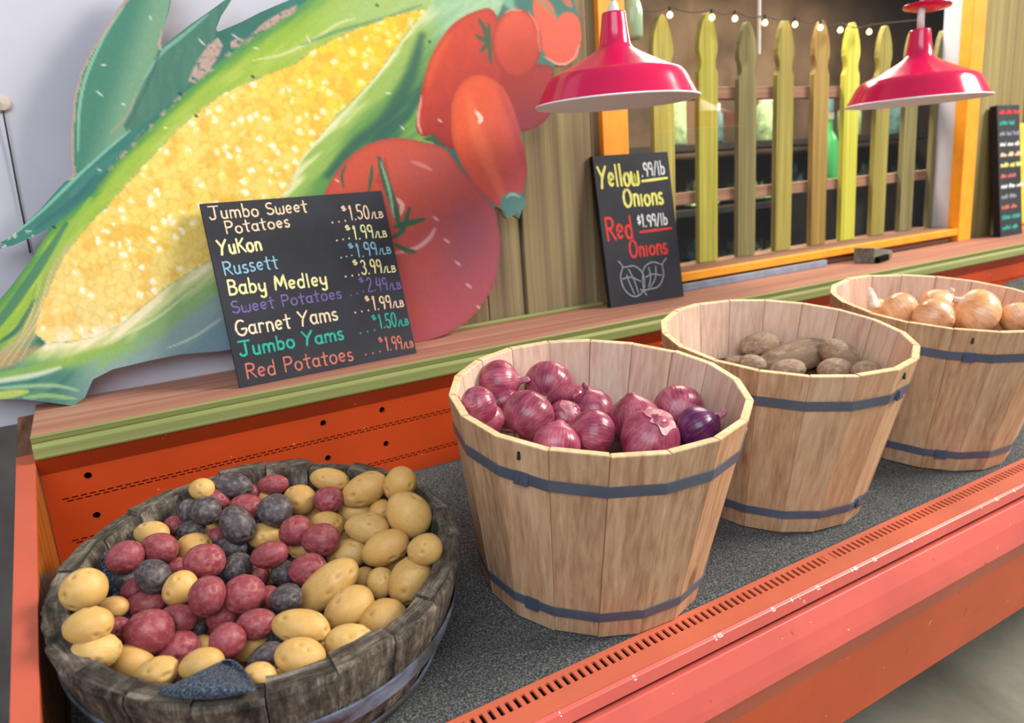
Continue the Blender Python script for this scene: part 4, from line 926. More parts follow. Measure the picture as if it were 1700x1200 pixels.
    stroke([(278, 578), (320, 560), (368, 528)], 3, (222, 226, 210), .8); stroke([(200, 560), (260, 528), (320, 480)], 4, (226, 230, 170), .7)
    # kernels
    kr = 18.0; R_ = np.random.RandomState(8); J = R_.rand(60, 60, 2); T = R_.rand(60, 60); gu = al / kr; gv = ac / kr * 1.12
    iu = np.floor(gu).astype(int); iv = np.floor(gv).astype(int); b1 = np.full(U.shape, 9.); b2 = b1.copy(); ct = np.zeros(U.shape); ox = ct.copy(); oy = ct.copy()
    for du in (-1, 0, 1):
        for dv in (-1, 0, 1):
            a, b = iu + du, iv + dv; j = J[a % 60, b % 60]; cxx = a + .5 + .62 * (j[..., 0] - .5) + .5 * (b % 2) - .25; cyy = b + .5 + .62 * (j[..., 1] - .5)
            d = np.hypot(gu - cxx, gv - cyy); m = d < b1; b2 = np.where(m, b1, np.minimum(b2, d)); ct = np.where(m, T[a % 60, b % 60], ct); ox = np.where(m, gu - cxx, ox); oy = np.where(m, gv - cyy, oy); b1 = np.where(m, d, b1)
    edge = ss(-.12, .42, b2 - b1 + .6 * (vnoise(U, V, 12, 66) - .5)); low = ss(330, 620, V - U * .25 + 60)
    rich = ss(250, 640, U - V * .4)
    base = lerp((248, 214, 92), (254, 206, 22), rich); base = lerp(base, (244, 212, 140), low * .55)
    c = lerp(lerp(base, (234, 168, 50), .42 + 0 * U), base, edge); c = c * (.96 + .07 * ct[..., None]); c = lerp(c, (240, 168, 40), .5 * ss(.48, .72, vnoise(U, V, 24, 71))); c = lerp(c, (250, 220, 116), .45 * ss(.5, .7, vnoise(U, V, 16, 72)))
    sil = ss(.66, .74, ct * .6 + .55 * vnoise(U, V, 60, 73)) * (1 - ss(.16, .44, np.hypot(ox * 1.3 + .1, oy + .12) + .75 * (vnoise(U, V, 6, 81, 2) - .5))) * (1 - .45 * rich)
    c = lerp(c, (255, 246, 222), sil * .9); c = lerp(c, (246, 232, 196), .3 * low * fine)
    put(1 - ss(-2.5, 2.5, dk + 5 * (fine - .5)), np.clip(c, 0, 255))
    wt = ss(540, 585, V + U * .12) * (1 - ss(-2, 2, dk)) * ss(.5, .62, vnoise(U, V, 14, 90)); put(wt * .85, (244, 236, 216))
    # right husk between the kernels and the tomatoes
    RH = [(714, 8), (693, 32), (661, 74), (626, 124), (598, 155), (559, 191), (524, 236), (495, 275), (478, 318), (440, 370), (560, 400), (700, 300), (720, 240), (740, 150), (830, 20), (860, -70), (720, -70)]
    dr = sdf(RH, U, V); e = np.clip(dk, 0, 300) / 120 + .3 * (vnoise(al / 7, ac, 11, 58) - .5)
    c = lerp((224, 224, 150), (150, 186, 80), ss(0, .14, e)); c = lerp(c, (92, 150, 72), ss(.18, .42, e)); c = lerp(c, (48, 104, 82), ss(.42, .62, e)); c = lerp(c, (116, 170, 76), ss(.68, .95, e))
    c = lerp(c, lerp((124, 180, 128), (176, 208, 160), st1), ss(130, 20, V) * ss(690, 740, U))
    put((1 - ss(-2, 2, dr)) * ss(-3, 1, dk), c)
    stroke([(476, 320), (500, 268), (535, 225), (590, 168), (640, 110), (690, 40)], 4, (226, 230, 176), .8)
    stroke([(700, 60), (680, 130), (640, 200), (590, 240), (545, 290)], 24, (42, 94, 80), .8, soft=8); stroke([(668, 215), (685, 200), (695, 178)], 9, (110, 176, 60), .8, soft=4)
    # tomatoes
    tn = vnoise(U, V, 40, 101); tf = vnoise(U, V, 9, 103)
    def tomato(key, c0, c1, dx, dy, cen, rad, rim=.0):
        d = sdf(TOM[key], U, V); g = ((U - cen[0]) * dx + (V - cen[1]) * dy) / rad * .5 + .5 + .25 * (tn - .5) + .1 * (tf - .5)
        c = lerp(c0, c1, ss(.1, .95, g)); c = lerp(c, tuple(x * .72 for x in c1), ss(-9, 0, d) * rim); put(1 - ss(-1.5, 1.5, d), c)
    tomato('B', (170, 44, 36), (142, 46, 60), .2, .9, (870, 160), 70, .4)
    tomato('A', (226, 66, 32), (172, 44, 44), .75, .65, (755, 130), 110, .3)
    stroke([(700, 160), (694, 200), (700, 222)], 5, (244, 168, 150), .8); stroke([(745, 60), (722, 100), (710, 140)], 16, (238, 96, 48), .5, soft=8)
    for pts in ([(795, 32), (805, 50), (808, 70)], [(812, 40), (812, 70), (814, 105)], [(790, 58), (803, 66), (812, 62)], [(798, 86), (806, 76), (812, 66)], [(705, 230), (720, 232), (738, 242)], [(718, 222), (722, 232), (730, 240)]): stroke(pts, 8, (66, 92, 62), .95)
    tomato('D', (238, 88, 58), (216, 84, 62), .2, .8, (926, 60), 60, .1)
    stroke([(905, 95), (930, 107), (952, 98), (962, 75)], 4, (232, 166, 146), .8); stroke([(930, -20), (940, 0), (948, 10)], 12, (226, 96, 60), .8)
    tomato('C', (224, 78, 48), (186, 52, 36), .3, .9, (858, 75), 62, .5)
    stroke([(878, 20), (892, 45), (896, 85)], 4, (238, 130, 100), .7); stroke([(838, 22), (850, 16), (866, 18)], 4, (240, 150, 120), .7)
    stroke([(810, -40), (835, -10), (850, 12)], 22, (132, 188, 150), .8, soft=6); stroke([(868, -40), (890, -8), (925, 28)], 10, (112, 150, 92), .6, soft=4)
    tomato('F', (216, 78, 54), (170, 74, 84), .75, .5, (690, 400), 150, .25)
    put((1 - ss(-2, 2, sdf(TOM['F'], U, V))) * .55 * np.exp(-(((U - 780) / 45) ** 2 + ((V - 400) / 60) ** 2)), (132, 70, 96))
    put((1 - ss(-2, 2, sdf(TOM['F'], U, V))) * .6 * np.exp(-(((U - 700) / 60) ** 2 + ((V - 285) / 40) ** 2)), (214, 92, 84))
    stroke([(684, 268), (700, 274), (716, 282)], 7, (232, 140, 128), .8); stroke([(655, 420), (690, 412), (712, 396), (722, 380)], 6, (238, 190, 190), .75, soft=3); stroke([(660, 330), (668, 342), (664, 356)], 8, (244, 190, 170), .8)
    for q in range(5): stroke([(720 + q * 18, 360 + q * 37), (728 + q * 18, 366 + q * 37)], 4, (226, 190, 196), .7)
    put(inside([(640, 258), (622, 300), (640, 318), (648, 300)]) * .7, (190, 60, 40))
    for pts, wd in (([(629, 262), (640, 300), (655, 345), (662, 372)], 13), ([(655, 376), (672, 372), (704, 364)], 11), ([(650, 395), (668, 382), (680, 345)], 9), ([(612, 318), (616, 295), (618, 275)], 6), ([(570, 312), (568, 290), (574, 275)], 5), ([(655, 405), (675, 415), (690, 418)], 8)): stroke(pts, wd, (50, 98, 70), .95)
    stroke([(632, 268), (646, 315), (654, 360)], 5, (150, 196, 160), .8)
    tomato('E', (232, 82, 40), (196, 74, 74), .85, .35, (812, 240), 75, .2)
    stroke([(778, 160), (790, 215), (815, 280), (835, 325)], 22, (236, 110, 66), .55, soft=8); stroke([(790, 185), (798, 196), (796, 204)], 8, (246, 214, 200), .85); stroke([(830, 150), (855, 215), (868, 270)], 12, (164, 56, 66), .5, soft=6)
    put(inside([(833, 326), (848, 318), (866, 322), (876, 338), (868, 345), (868, 366), (858, 352), (852, 360), (842, 368), (838, 350), (830, 344)]), (84, 130, 124)); stroke([(840, 328), (850, 322), (862, 326)], 4, (170, 206, 204), .8)
    # wear: bare brownish pink wood along edges and in patches, pale scratches
    bare = lerp((176, 136, 124), (206, 170, 156), fine)
    do = sdf(OUTP, U, V); put(((do > -5 - 4 * (tf - .5)) & (do < 2) & (U < 300) & (V < 300) & (U < 268)).astype(float) * .8, bare)
    for poly in ([(312, 135), (325, 105), (345, 75), (362, 62), (370, 75), (362, 95), (345, 120), (325, 138)], [(382, 70), (396, 62), (406, 66), (398, 78), (384, 80)], [(418, 56), (440, 36), (470, 18), (494, 8), (488, 22), (462, 38), (436, 52)]):
        put(inside(poly, 1.5) * ss(.22, .4, fine) * .95, bare)
    ed = np.abs(sdf(HUSK_EDGE + [(0, 600), (700, 700)], U, V)); put((1 - ss(0, 7, ed)) * ss(.5, .6, tf) * ss(520, 380, U) * ss(150, 200, U) * .85, bare)
    put(ss(.62, .68, vnoise(U, V, 8, 140)) * (U < 60) * (V > 370) * (V < 420) * .9, (188, 186, 180))
    for (x, y, a, l_) in ((172, 108, 10, 8), (165, 155, 40, 14), (335, 70, 45, 16), (390, 60, 35, 12), (205, 173, 25, 8), (425, 80, 20, 10), (512, 65, 60, 14), (645, 155, 10, 9), (668, 212, 50, 8), (275, 212, 20, 8), (165, 282, 25, 8), (250, 30, 80, 8), (560, 300, 30, 8), (730, 200, 40, 8)):
        c, s_ = math.cos(math.radians(a)), math.sin(math.radians(a)); stroke([(x - l_ * c / 2, y - l_ * s_ / 2), (x + l_ * c / 2, y + l_ * s_ / 2)], 2.6, (226, 230, 216), .85)
    for (x, y) in ((297, 155), (624, 8), (324, 192), (711, 68), (418, 126), (88, 376)): stroke([(x, y), (x + 4, y + 2)], 5, (40, 44, 40), .8)
    col = col * (.965 + .07 * vnoise(U, V, 3.2, 200, 2)[..., None])
    gy = col @ np.array([.3, .59, .11]); col = gy[..., None] + .86 * (col - gy[..., None])
    return np.clip(col, 0, 255)

cut = empty('painted_cutout', Matrix.Translation((0, YP, LEDGE_Z))); tag(cut, 'painted plywood cutout of a corn ear and tomatoes against the wall', 'painted sign')
pl = [on_y(u, v, YP) for u, v in OUT]; pl = [(p.x, p.z - LEDGE_Z) for p in pl]
n = len(pl); V = [(x, 0.0006, z) for x, z in pl] + [(x, .016, z) for x, z in pl]
tri = tessellate_polygon([[Vector((x, z, 0)) for x, z in pl]])
F = [tuple(t) for t in tri] + [tuple(i + n for i in t)[::-1] for t in tri] + [(i, (i + 1) % n, (i + 1) % n + n, i + n) for i in range(n)]
link('plywood_panel', fixn(mesh('plywood_panel', V, F)), cut, plain('raw_plywood_edge', (164, 128, 112), .8, .2, var=.2, scale=30))
stp = 2.6; us = np.arange(-76, 972, stp); vs_ = np.arange(-74, 680, stp); GU, GV = np.meshgrid(us, vs_)
d, cx_, cy_ = sdf(OUTP, GU, GV, True); inn = d < 0
nb_ = inn.copy(); nb_[1:] |= inn[:-1]; nb_[:-1] |= inn[1:]; nb_[:, 1:] |= inn[:, :-1]; nb_[:, :-1] |= inn[:, 1:]
nb_[1:, 1:] |= inn[:-1, :-1]; nb_[:-1, :-1] |= inn[1:, 1:]; nb_[1:, :-1] |= inn[:-1, 1:]; nb_[:-1, 1:] |= inn[1:, :-1]
PU = np.where(inn, GU, cx_); PV = np.where(inn, GV, cy_)
colr = paint(PU, PV) / 255; colr = np.where(colr <= .04045, colr / 12.92, ((colr + .055) / 1.055) ** 2.4)
rt, up_, fw = np.array(RT), np.array(UP), np.array(FW); D = fw + ((PU - 850) / FPX)[..., None] * rt - ((PV - 600) / FPX)[..., None] * up_
tt = (YP - CAM.y) / D[..., 1]; PX = CAM.x + D[..., 0] * tt; PZ = CAM.z + D[..., 2] * tt - LEDGE_Z
ok = nb_[:-1, :-1] & nb_[1:, :-1] & nb_[1:, 1:] & nb_[:-1, 1:] & (inn[:-1, :-1] | inn[1:, :-1] | inn[1:, 1:] | inn[:-1, 1:])
FU = (PU[:-1, :-1] + PU[1:, 1:]) / 2; FV = (PV[:-1, :-1] + PV[1:, 1:]) / 2
reg = np.full(FU.shape, 'husk', dtype='<U16')
reg[sdf(LEAF1, FU, FV) < 0] = 'leaf_a'; reg[sdf(LEAF2, FU, FV) < 0] = 'leaf_b'; reg[sdf(LEAF3, FU, FV) < 0] = 'leaf_c'
reg[sdf(KERN, FU, FV) < 0] = 'corn_kernels'
for k in 'BADCFE': reg[sdf(TOM[k], FU, FV) < 0] = 'tomato_' + k
pm = NB('painted_plywood', .5, .35); at_ = pm.n('VertexColor'); at_.layer_name = 'paint'; pm.color(at_.outputs['Color'])
pm.bump(pm.noise(pm.coords((1, 1, 1), False), 90, 4), .12, .001)
plab = {'tomato_A': 'tall red tomato beside the corn husk', 'tomato_B': 'dark red tomato at the back of the cluster', 'tomato_C': 'small upright plum tomato', 'tomato_D': 'heart shaped orange red tomato at top right', 'tomato_E': 'long plum tomato with grey green stalk end', 'tomato_F': 'largest round tomato at the bottom',
        'leaf_a': 'broad teal leaf at upper left', 'leaf_b': 'dark teal pointed leaf', 'leaf_c': 'narrow teal leaf tip at left', 'husk': 'green corn husk', 'corn_kernels': 'yellow corn kernels'}
for r in sorted(set(reg[ok].tolist())):
    m_ = ok & (reg == r); ii, jj = np.nonzero(m_); W = GU.shape[1]
    q = np.stack([ii * W + jj, (ii + 1) * W + jj, (ii + 1) * W + jj + 1, ii * W + jj + 1], 1); uq, inv = np.unique(q, return_inverse=True); inv = inv.reshape(q.shape)
    Vx = np.stack([PX.ravel()[uq], np.zeros(len(uq)), PZ.ravel()[uq]], 1)
    me = bpy.data.meshes.new('paint'); me.from_pydata(Vx.tolist(), [], inv.tolist()); me.update()
    ca = me.color_attributes.new('paint', 'FLOAT_COLOR', 'POINT'); cc = np.ones((len(uq), 4), np.float32); cc[:, :3] = colr.reshape(-1, 3)[uq]; ca.data.foreach_set('color', cc.ravel())
    nm = 'painted_' + ('tomato' if r.startswith('tomato') else 'leaf' if r.startswith('leaf') else r)
    o = link(nm, me, cut, pm.m); o['label'] = plab[r]
MB().box((.10, .016, .18), (.14, .060, .40)).build('batten', M['rail'], cut); MB().box((.50, .016, .10), (.54, .060, .50)).build('batten', M['rail'], cut)

# ------------------------------------------------------------------ chalkboards with hand lettering
def arc(cx, cy, rx, ry, a0, a1, n=9): return [(cx + rx * math.cos(math.radians(a0 + (a1 - a0) * k / (n - 1))), cy + ry * math.sin(math.radians(a0 + (a1 - a0) * k / (n - 1)))) for k in range(n)]
X = .6
GL = {
 'J': (.72, [[(.08, 1), (.72, 1)], [(.44, 1), (.44, .25)] + arc(.25, .22, .19, .2, 0, -170, 7)]),
 'S': (.6, [arc(.32, .75, .24, .23, 50, 270, 9) + arc(.30, .27, .25, .25, 90, -150, 9)]),
 'P': (.58, [[(.08, 1), (.08, 0)], [(.08, .98)] + arc(.3, .74, .25, .25, 80, -90, 8) + [(.08, .48)]]),
 'Y': (.7, [[(.05, 1), (.34, .5)], [(.68, 1), (.34, .5), (.22, .0)]]),
 'K': (.62, [[(.08, 1), (.08, 0)], [(.56, 1), (.08, .45)], [(.22, .58), (.6, 0)]]),
 'R': (.62, [[(.08, 1), (.08, 0)], [(.08, .98)] + arc(.3, .75, .25, .24, 80, -90, 8) + [(.1, .5)], [(.25, .5), (.6, 0)]]),
 'B': (.58, [[(.08, 1), (.08, 0)], [(.08, .98)] + arc(.28, .76, .2, .22, 80, -90, 8) + [(.1, .54)], [(.1, .54)] + arc(.28, .27, .26, .27, 85, -90, 9) + [(.08, 0)]]),
 'M': (.85, [[(.06, 0), (.16, 1), (.42, .3), (.68, 1), (.80, 0)]]),
 'G': (.72, [arc(.4, .5, .33, .5, 55, 330, 13) + [(.7, .42), (.42, .42)]]),
 'O': (.74, [arc(.37, .5, .31, .5, 100, 460, 17)]),
 'L': (.5, [[(.08, 1), (.08, 0), (.46, 0)]]),
 'u': (.52, [[(.08, X)] + arc(.25, .2, .17, .2, 180, 340, 7) + [(.43, X)], [(.43, X), (.45, 0)]]),
 'm': (.8, [[(.07, X), (.07, 0)], [(.07, .38)] + arc(.23, .42, .16, .18, 150, 0, 6) + [(.39, 0)], [(.39, .38)] + arc(.56, .42, .16, .18, 150, 0, 6) + [(.73, 0)]]),
 'n': (.5, [[(.08, X), (.08, 0)], [(.08, .36)] + arc(.26, .4, .17, .2, 150, 0, 6) + [(.44, 0)]]),
 'r': (.4, [[(.08, X), (.08, 0)], [(.08, .34)] + arc(.25, .42, .17, .17, 160, 40, 5)]),
 'b': (.52, [[(.08, 1), (.08, 0)], [(.08, .4)] + arc(.26, .29, .2, .29, 120, -140, 10) + [(.08, .06)]]),
 'd': (.54, [[(.46, 1), (.46, 0)], [(.46, .45)] + arc(.26, .29, .2, .3, 50, 320, 10)]),
 'o': (.54, [arc(.27, .3, .22, .3, 90, 450, 13)]),
 'a': (.54, [arc(.26, .29, .21, .29, 60, 330, 10) + [(.45, .2)], [(.46, X), (.44, .1), (.52, 0)]]),
 'e': (.5, [[(.07, .3), (.43, .36)] + arc(.25, .33, .19, .28, 10, 310, 11)]),
 's': (.42, [arc(.22, .45, .15, .15, 45, 270, 8) + arc(.2, .15, .16, .15, 90, -150, 8)]),
 't': (.44, [[(.22, .95), (.22, .1), (.32, .0)], [(.02, .62), (.44, .66)]]),
 'w': (.66, [[(.05, X)] + arc(.19, .17, .14, .17, 190, 350, 6) + [(.33, .45)] + arc(.47, .17, .14, .17, 190, 350, 6) + [(.62, X)]]),
 'y': (.52, [[(.06, X)] + arc(.24, .3, .17, .22, 180, 340, 6), [(.45, X), (.43, -.15)] + arc(.26, -.18, .17, .2, 0, -150, 6)]),
 'l': (.24, [[(.1, 1), (.12, 0)]]),
 'i': (.22, [[(.1, X), (.11, 0)]]),
 '1': (.3, [[(.06, .82), (.17, 1), (.17, 0)]]),
 '2': (.54, [arc(.26, .76, .2, .24, 165, -40, 8) + [(.06, .02), (.5, .0)]]),
 '3': (.5, [arc(.22, .76, .19, .23, 150, -80, 8) + arc(.22, .27, .23, .27, 80, -150, 9)]),
 '4': (.54, [[(.12, 1), (.08, .45), (.48, .48)], [(.42, .95), (.4, 0)]]),
 '5': (.52, [[(.46, 1), (.12, 1), (.1, .58)] + arc(.24, .3, .23, .3, 95, -150, 10)]),
 '9': (.5, [arc(.25, .72, .19, .25, 20, 380, 11) + [(.44, .4), (.40, 0)]]),
 '0': (.54, [arc(.27, .5, .21, .5, 90, 450, 15)]),
 '$': (.4, [arc(.2, .72, .14, .13, 50, 270, 7) + arc(.2, .45, .14, .14, 90, -150, 7), [(.2, .98), (.2, .2)]]),
 '.': (.2, [[(.08, .0), (.11, .05)]]), '/': (.4, [[(.36, 1), (.04, -.05)]]), ' ': (.34, []), '-': (.4, [[(.05, .4), (.35, .4)]]),
}
def ribbon(b, pts, wd, y, seed=0):
    P = [Vector((p[0], p[1])) for p in pts]; rs = random.Random(seed)
    if len(P) < 2: return
    d0 = (P[1] - P[0]).normalized(); d1 = (P[-1] - P[-2]).normalized(); P[0] = P[0] - d0 * wd * .35; P[-1] = P[-1] + d1 * wd * .35
    base = len(b.V)
    for i, p in enumerate(P):
        t = (P[min(i + 1, len(P) - 1)] - P[max(i - 1, 0)]); t = t.normalized() if t.length > 1e-9 else d0
        nrm = Vector((-t.y, t.x)); h = wd * .5 * rs.uniform(.85, 1.15) * (.8 if i in (0, len(P) - 1) else 1)
        if 0 < i < len(P) - 1:
            a_ = (P[i] - P[i - 1]).normalized(); c_ = max(.5, abs(a_.dot(t))); h = h / c_
        a, c = p + nrm * h, p - nrm * h; b.V += [(a.x, y, a.y), (c.x, y, c.y)]
    for i in range(len(P) - 1): b.F.append((base + 2 * i, base + 2 * i + 1, base + 2 * i + 3, base + 2 * i + 2))
def write(name, text, x0, z0, x1, z1, cap, wd, mat, parent, y, seed=1):
    # text from (x0,z0) to (x1,z1) on the board's face
    rs = random.Random(seed); tot = sum(GL[c][0] + .1 for c in text) - .1
    dx, dz = x1 - x0, z1 - z0; L = math.hypot(dx, dz); ux, uz = dx / L, dz / L; sx = L / tot; cur = 0; b = MB()
    for ci, ch in enumerate(text):
        jy = rs.uniform(-.03, .03) * cap; sc = rs.uniform(.95, 1.05)
        for si, stq in enumerate(GL[ch][1]):
            pts = [(x0 + ux * (cur + px) * sx - uz * pz * cap * sc, z0 + uz * (cur + px) * sx + (pz * cap * sc) + jy) for px, pz in stq]
            if len(pts) > 2: pts = [tuple(q) for q in spline(pts, 3)]
            ribbon(b, pts, wd, y - .00002 * (ci % 3) - .00001 * si, seed * 31 + ci * 7 + si)
        cur += GL[ch][0] + .1
    me = mesh(name, b.V, b.F); o = link(name, me, parent, mat); o['label'] = 'chalk lettering'; return o
def chalkboard(name, bl, br, h, lean, th, label):
    ux = (Vector(br) - Vector(bl)); W = ux.length; ux.normalize(); n0 = Vector((-ux.y, ux.x, 0)); up2 = Vector((0, 0, 1)) * math.cos(lean) + n0 * math.sin(lean); nn = ux.cross(up2) * -1
    back = ux.cross(up2); back = back if back.y > 0 else -back
    m = Matrix(((ux.x, back.x, up2.x, bl[0]), (ux.y, back.y, up2.y, bl[1]), (ux.z, back.z, up2.z, bl[2]), (0, 0, 0, 1)))
    t = empty(name, m); tag(t, label, 'chalkboard')
    MB().box((0, .0012, 0), (W, th, h)).build('board', M['board_edge'], t, bevel=.001)
    MB().box((.0006, 0, .0006), (W - .0006, .0011, h - .0006)).build('slate_face', M['board'], t)
    def px(u, v):
        d = ray(u, v); k = (Vector(bl) - CAM).dot(back) / d.dot(back); q = m.inverted() @ (CAM + d * k); return q.x, q.z
    return t, px, W
bl = (.2180, 1.3245, LEDGE_Z + .0003); br = (.5865, 1.3400, LEDGE_Z + .0003)
b1, px1, W1 = chalkboard('price_chalkboard', bl, br, .3545, math.radians(15.0), .006, 'black chalkboard listing potato and yam prices, leaning on the cutout')
CK = {k: chalk(k, c) for k, c in dict(peach=(248, 214, 178), cream=(250, 240, 172), blue=(146, 194, 214), violet=(128, 110, 164), pale=(250, 226, 190), teal=(60, 176, 154), coral=(206, 122, 104), white=(226, 228, 226), yellow=(240, 236, 130), red=(226, 74, 66), grey=(150, 156, 164)).items()}
def z4(x, y): return 320 + x / 3.4286, 300 + y / 3.4286
rows_ = [('Jumbo Sweet', (95, 222), (655, 176), 72, 'peach', 9), ('Potatoes', (190, 303), (556, 262), 66, 'peach', 9), ('YuKon', (150, 422), (395, 392), 80, 'cream', 13), ('Russett', (180, 538), (490, 496), 78, 'blue', 9), ('Baby Medley', (205, 650), (768, 592), 80, 'cream', 12), ('Sweet Potatoes', (225, 757), (850, 668), 66, 'violet', 9), ('Garnet Yams', (248, 884), (830, 792), 88, 'pale', 11), ('Jumbo Yams', (268, 1000), (862, 900), 80, 'teal', 13), ('Red Potatoes', (308, 1126), (917, 1020), 84, 'coral', 10)]
for k, (tx, a, b, cap, cl, wd) in enumerate(rows_):
    p0, p1 = px1(*z4(*a)), px1(*z4(*b)); pc = px1(*z4(a[0], a[1] - cap)); s_ = math.hypot(pc[0] - p0[0], pc[1] - p0[1]) / cap
    write('lettering', tx, *p0, *p1, cap * s_, wd * s_, CK[cl], b1, -.0004, k + 1)
prs = [('1.50', (795, 238), (868, 228), (885, 224), (1085, 208), 'peach'), ('1.99', (820, 340), (890, 328), (907, 334), (1106, 318), 'cream'), ('1.99', (845, 437), (905, 425), (925, 436), (1130, 412), 'blue'), ('3.99', (870, 545), (945, 535), (950, 532), (1156, 517), 'cream'), ('2.49', (900, 652), (970, 632), (985, 632), (1186, 612), 'violet'), ('1.99', (925, 750), (1000, 738), (1017, 736), (1202, 714), 'peach'), ('1.50', (955, 868), (1035, 850), (1055, 843), (1230, 818), 'teal'), ('1.99', (985, 990), (1065, 972), (1092, 968), (1256, 946), 'coral')]
for k, (tx, d0, d1, a, b, cl) in enumerate(prs):
    D0, D1, p0, p1 = px1(*z4(*d0)), px1(*z4(*d1)), px1(*z4(*a)), px1(*z4(*b)); s_ = W1 / 1010
    sp = lambda f: (p0[0] + (p1[0] - p0[0]) * f, p0[1] + (p1[1] - p0[1]) * f)
    write('price', tx, *sp(.06), *sp(.62), 78 * s_, 8 * s_, CK[cl], b1, -.0004, 40 + k)
    write('price', '/LB', *sp(.66), *sp(1.0), 34 * s_, 7 * s_, CK[cl], b1, -.0004, 60 + k)
    write('price', '$', sp(-.13)[0], sp(0)[1] + 45 * s_, sp(.02)[0], sp(0)[1] + 46 * s_, 40 * s_, 6 * s_, CK[cl], b1, -.0004, 80 + k)
    mb = MB()
    for q in range(3):
        f = q / 2; x, z = D0[0] + (D1[0] - D0[0]) * f, D0[1] + (D1[1] - D0[1]) * f; ribbon(mb, arc(x, z, 2.6 * s_, 2.6 * s_, 0, 360, 8), 5 * s_, -.0004)
    link('dots', mesh('dots', mb.V, mb.F), b1, CK[cl])
# onion board
bl = (1.179, 1.431, LEDGE_Z + .0003); br = (1.419, 1.413, LEDGE_Z + .0003)
b2, px2, W2 = chalkboard('onion_chalkboard', bl, br, .394, math.radians(8.6), .016, 'narrow black chalkboard with yellow and red onion prices beside orange post')
def z5(x, y): return 700 + x / 3, 180 + y / 3
for k, (tx, a, b, cap, cl, wd) in enumerate([('Yellow', (885, 396), (1085, 376), 105, 'yellow', 15), ('Onions', (1008, 492), (1205, 472), 88, 'yellow', 14), ('.99/lb', (1096, 338), (1212, 326), 66, 'white', 9), ('Red', (925, 662), (1055, 640), 112, 'red', 14), ('Onions', (1038, 745), (1226, 718), 80, 'red', 12), ('$1.99/lb', (1078, 592), (1225, 576), 58, 'white', 9)]):
    p0, p1 = px2(*z5(*a)), px2(*z5(*b)); pc = px2(*z5(a[0] - cap * .08, a[1] - cap)); s_ = math.hypot(pc[0] - p0[0], pc[1] - p0[1]) / cap
    write('lettering', tx, *p0, *p1, cap * s_, wd * s_, CK[cl], b2, -.0004, 100 + k)
s_ = W2 / 365
for a, b, cl in (((1098, 362), (1222, 346), 'yellow'), ((1088, 616), (1242, 596), 'red')):
    mb = MB(); ribbon(mb, [px2(*z5(*a)), px2(*z5((a[0] + b[0]) / 2, (a[1] + b[1]) / 2)), px2(*z5(*b))], 11 * s_, -.0004); link('underline', mesh('underline', mb.V, mb.F), b2, CK[cl])
mb = MB()
for pts in ([(980, 760), (1000, 790), (990, 840), (1010, 900), (1050, 935), (1090, 925), (1110, 880), (1100, 820), (1060, 785), (1015, 790), (1000, 790)], [(1218, 745), (1198, 778), (1205, 830), (1180, 885), (1130, 900), (1108, 900), (1100, 840), (1110, 790), (1150, 765), (1198, 778)], [(1030, 800), (1060, 860), (1080, 920)], [(1020, 830), (1040, 880), (1060, 925)], [(1130, 790), (1140, 840), (1130, 890)], [(1165, 785), (1165, 840), (1140, 890)], [(1000, 850), (1040, 840), (1090, 860)], [(1115, 840), (1150, 825), (1195, 830)], [(1090, 900), (1110, 915), (1120, 930)]):
    ribbon(mb, [tuple(q) for q in spline([px2(*z5(*p)) for p in pts], 4)], 5 * s_, -.0004)
link('onion_drawing', mesh('onion_drawing', mb.V, mb.F), b2, CK['grey'])
# far chalkboard at the right edge
q0 = on_y(1655, 383, 1.445); q1 = on_y(1699, 376, 1.445)
bl = (q0.x - .01, 1.425, LEDGE_Z + .0003); br = (q0.x + .148, 1.425, LEDGE_Z + .0003)
b3, px3, W3 = chalkboard('menu_chalkboard', bl, br, .49, math.radians(6.0), .026, 'tall chalkboard with rows of coloured writing at the right edge')
rs = random.Random(4)
for k, (v, cl) in enumerate(((178, 'red'), (190, 'teal'), (206, 'grey'), (222, 'white'), (236, 'peach'), (248, 'yellow'), (268, 'coral'), (290, 'white'), (310, 'grey'), (330, 'coral'), (352, 'teal'), (368, 'teal'))):
    zz = .49 * (1 - (k + .8) / 12.5); mb = MB(); x = .015
    while x < W3 - .03:
        wl = rs.uniform(.03, .06); pts = [(x + wl * i / 9, zz + (.011 if i % 2 else 0) * rs.uniform(.5, 1.3)) for i in range(10)]; ribbon(mb, [tuple(q) for q in spline(pts, 3)], .0045, -.0004); x += wl + .012
    link('writing_row', mesh('writing_row', mb.V, mb.F), b3, CK[cl])
tag(MB().box((3.23, YW - .02, LEDGE_Z + .0005), (4.2, YW - .004, LEDGE_Z + .028)).build('window_trim', M['orange_trim']), 'orange trim strip on the ledge behind the right chalkboard', 'trim')
x3 = on_y(1684, 290, 1.47).x
tag(MB().box((x3, YW - .03, LEDGE_Z + .03), (x3 + .2, YW - .004, LEDGE_Z + .42)).build('yellow_board', plain('yellow_board_paint', (250, 200, 70), .5)), 'bright yellow board standing at the right edge behind the chalkboard', 'board')

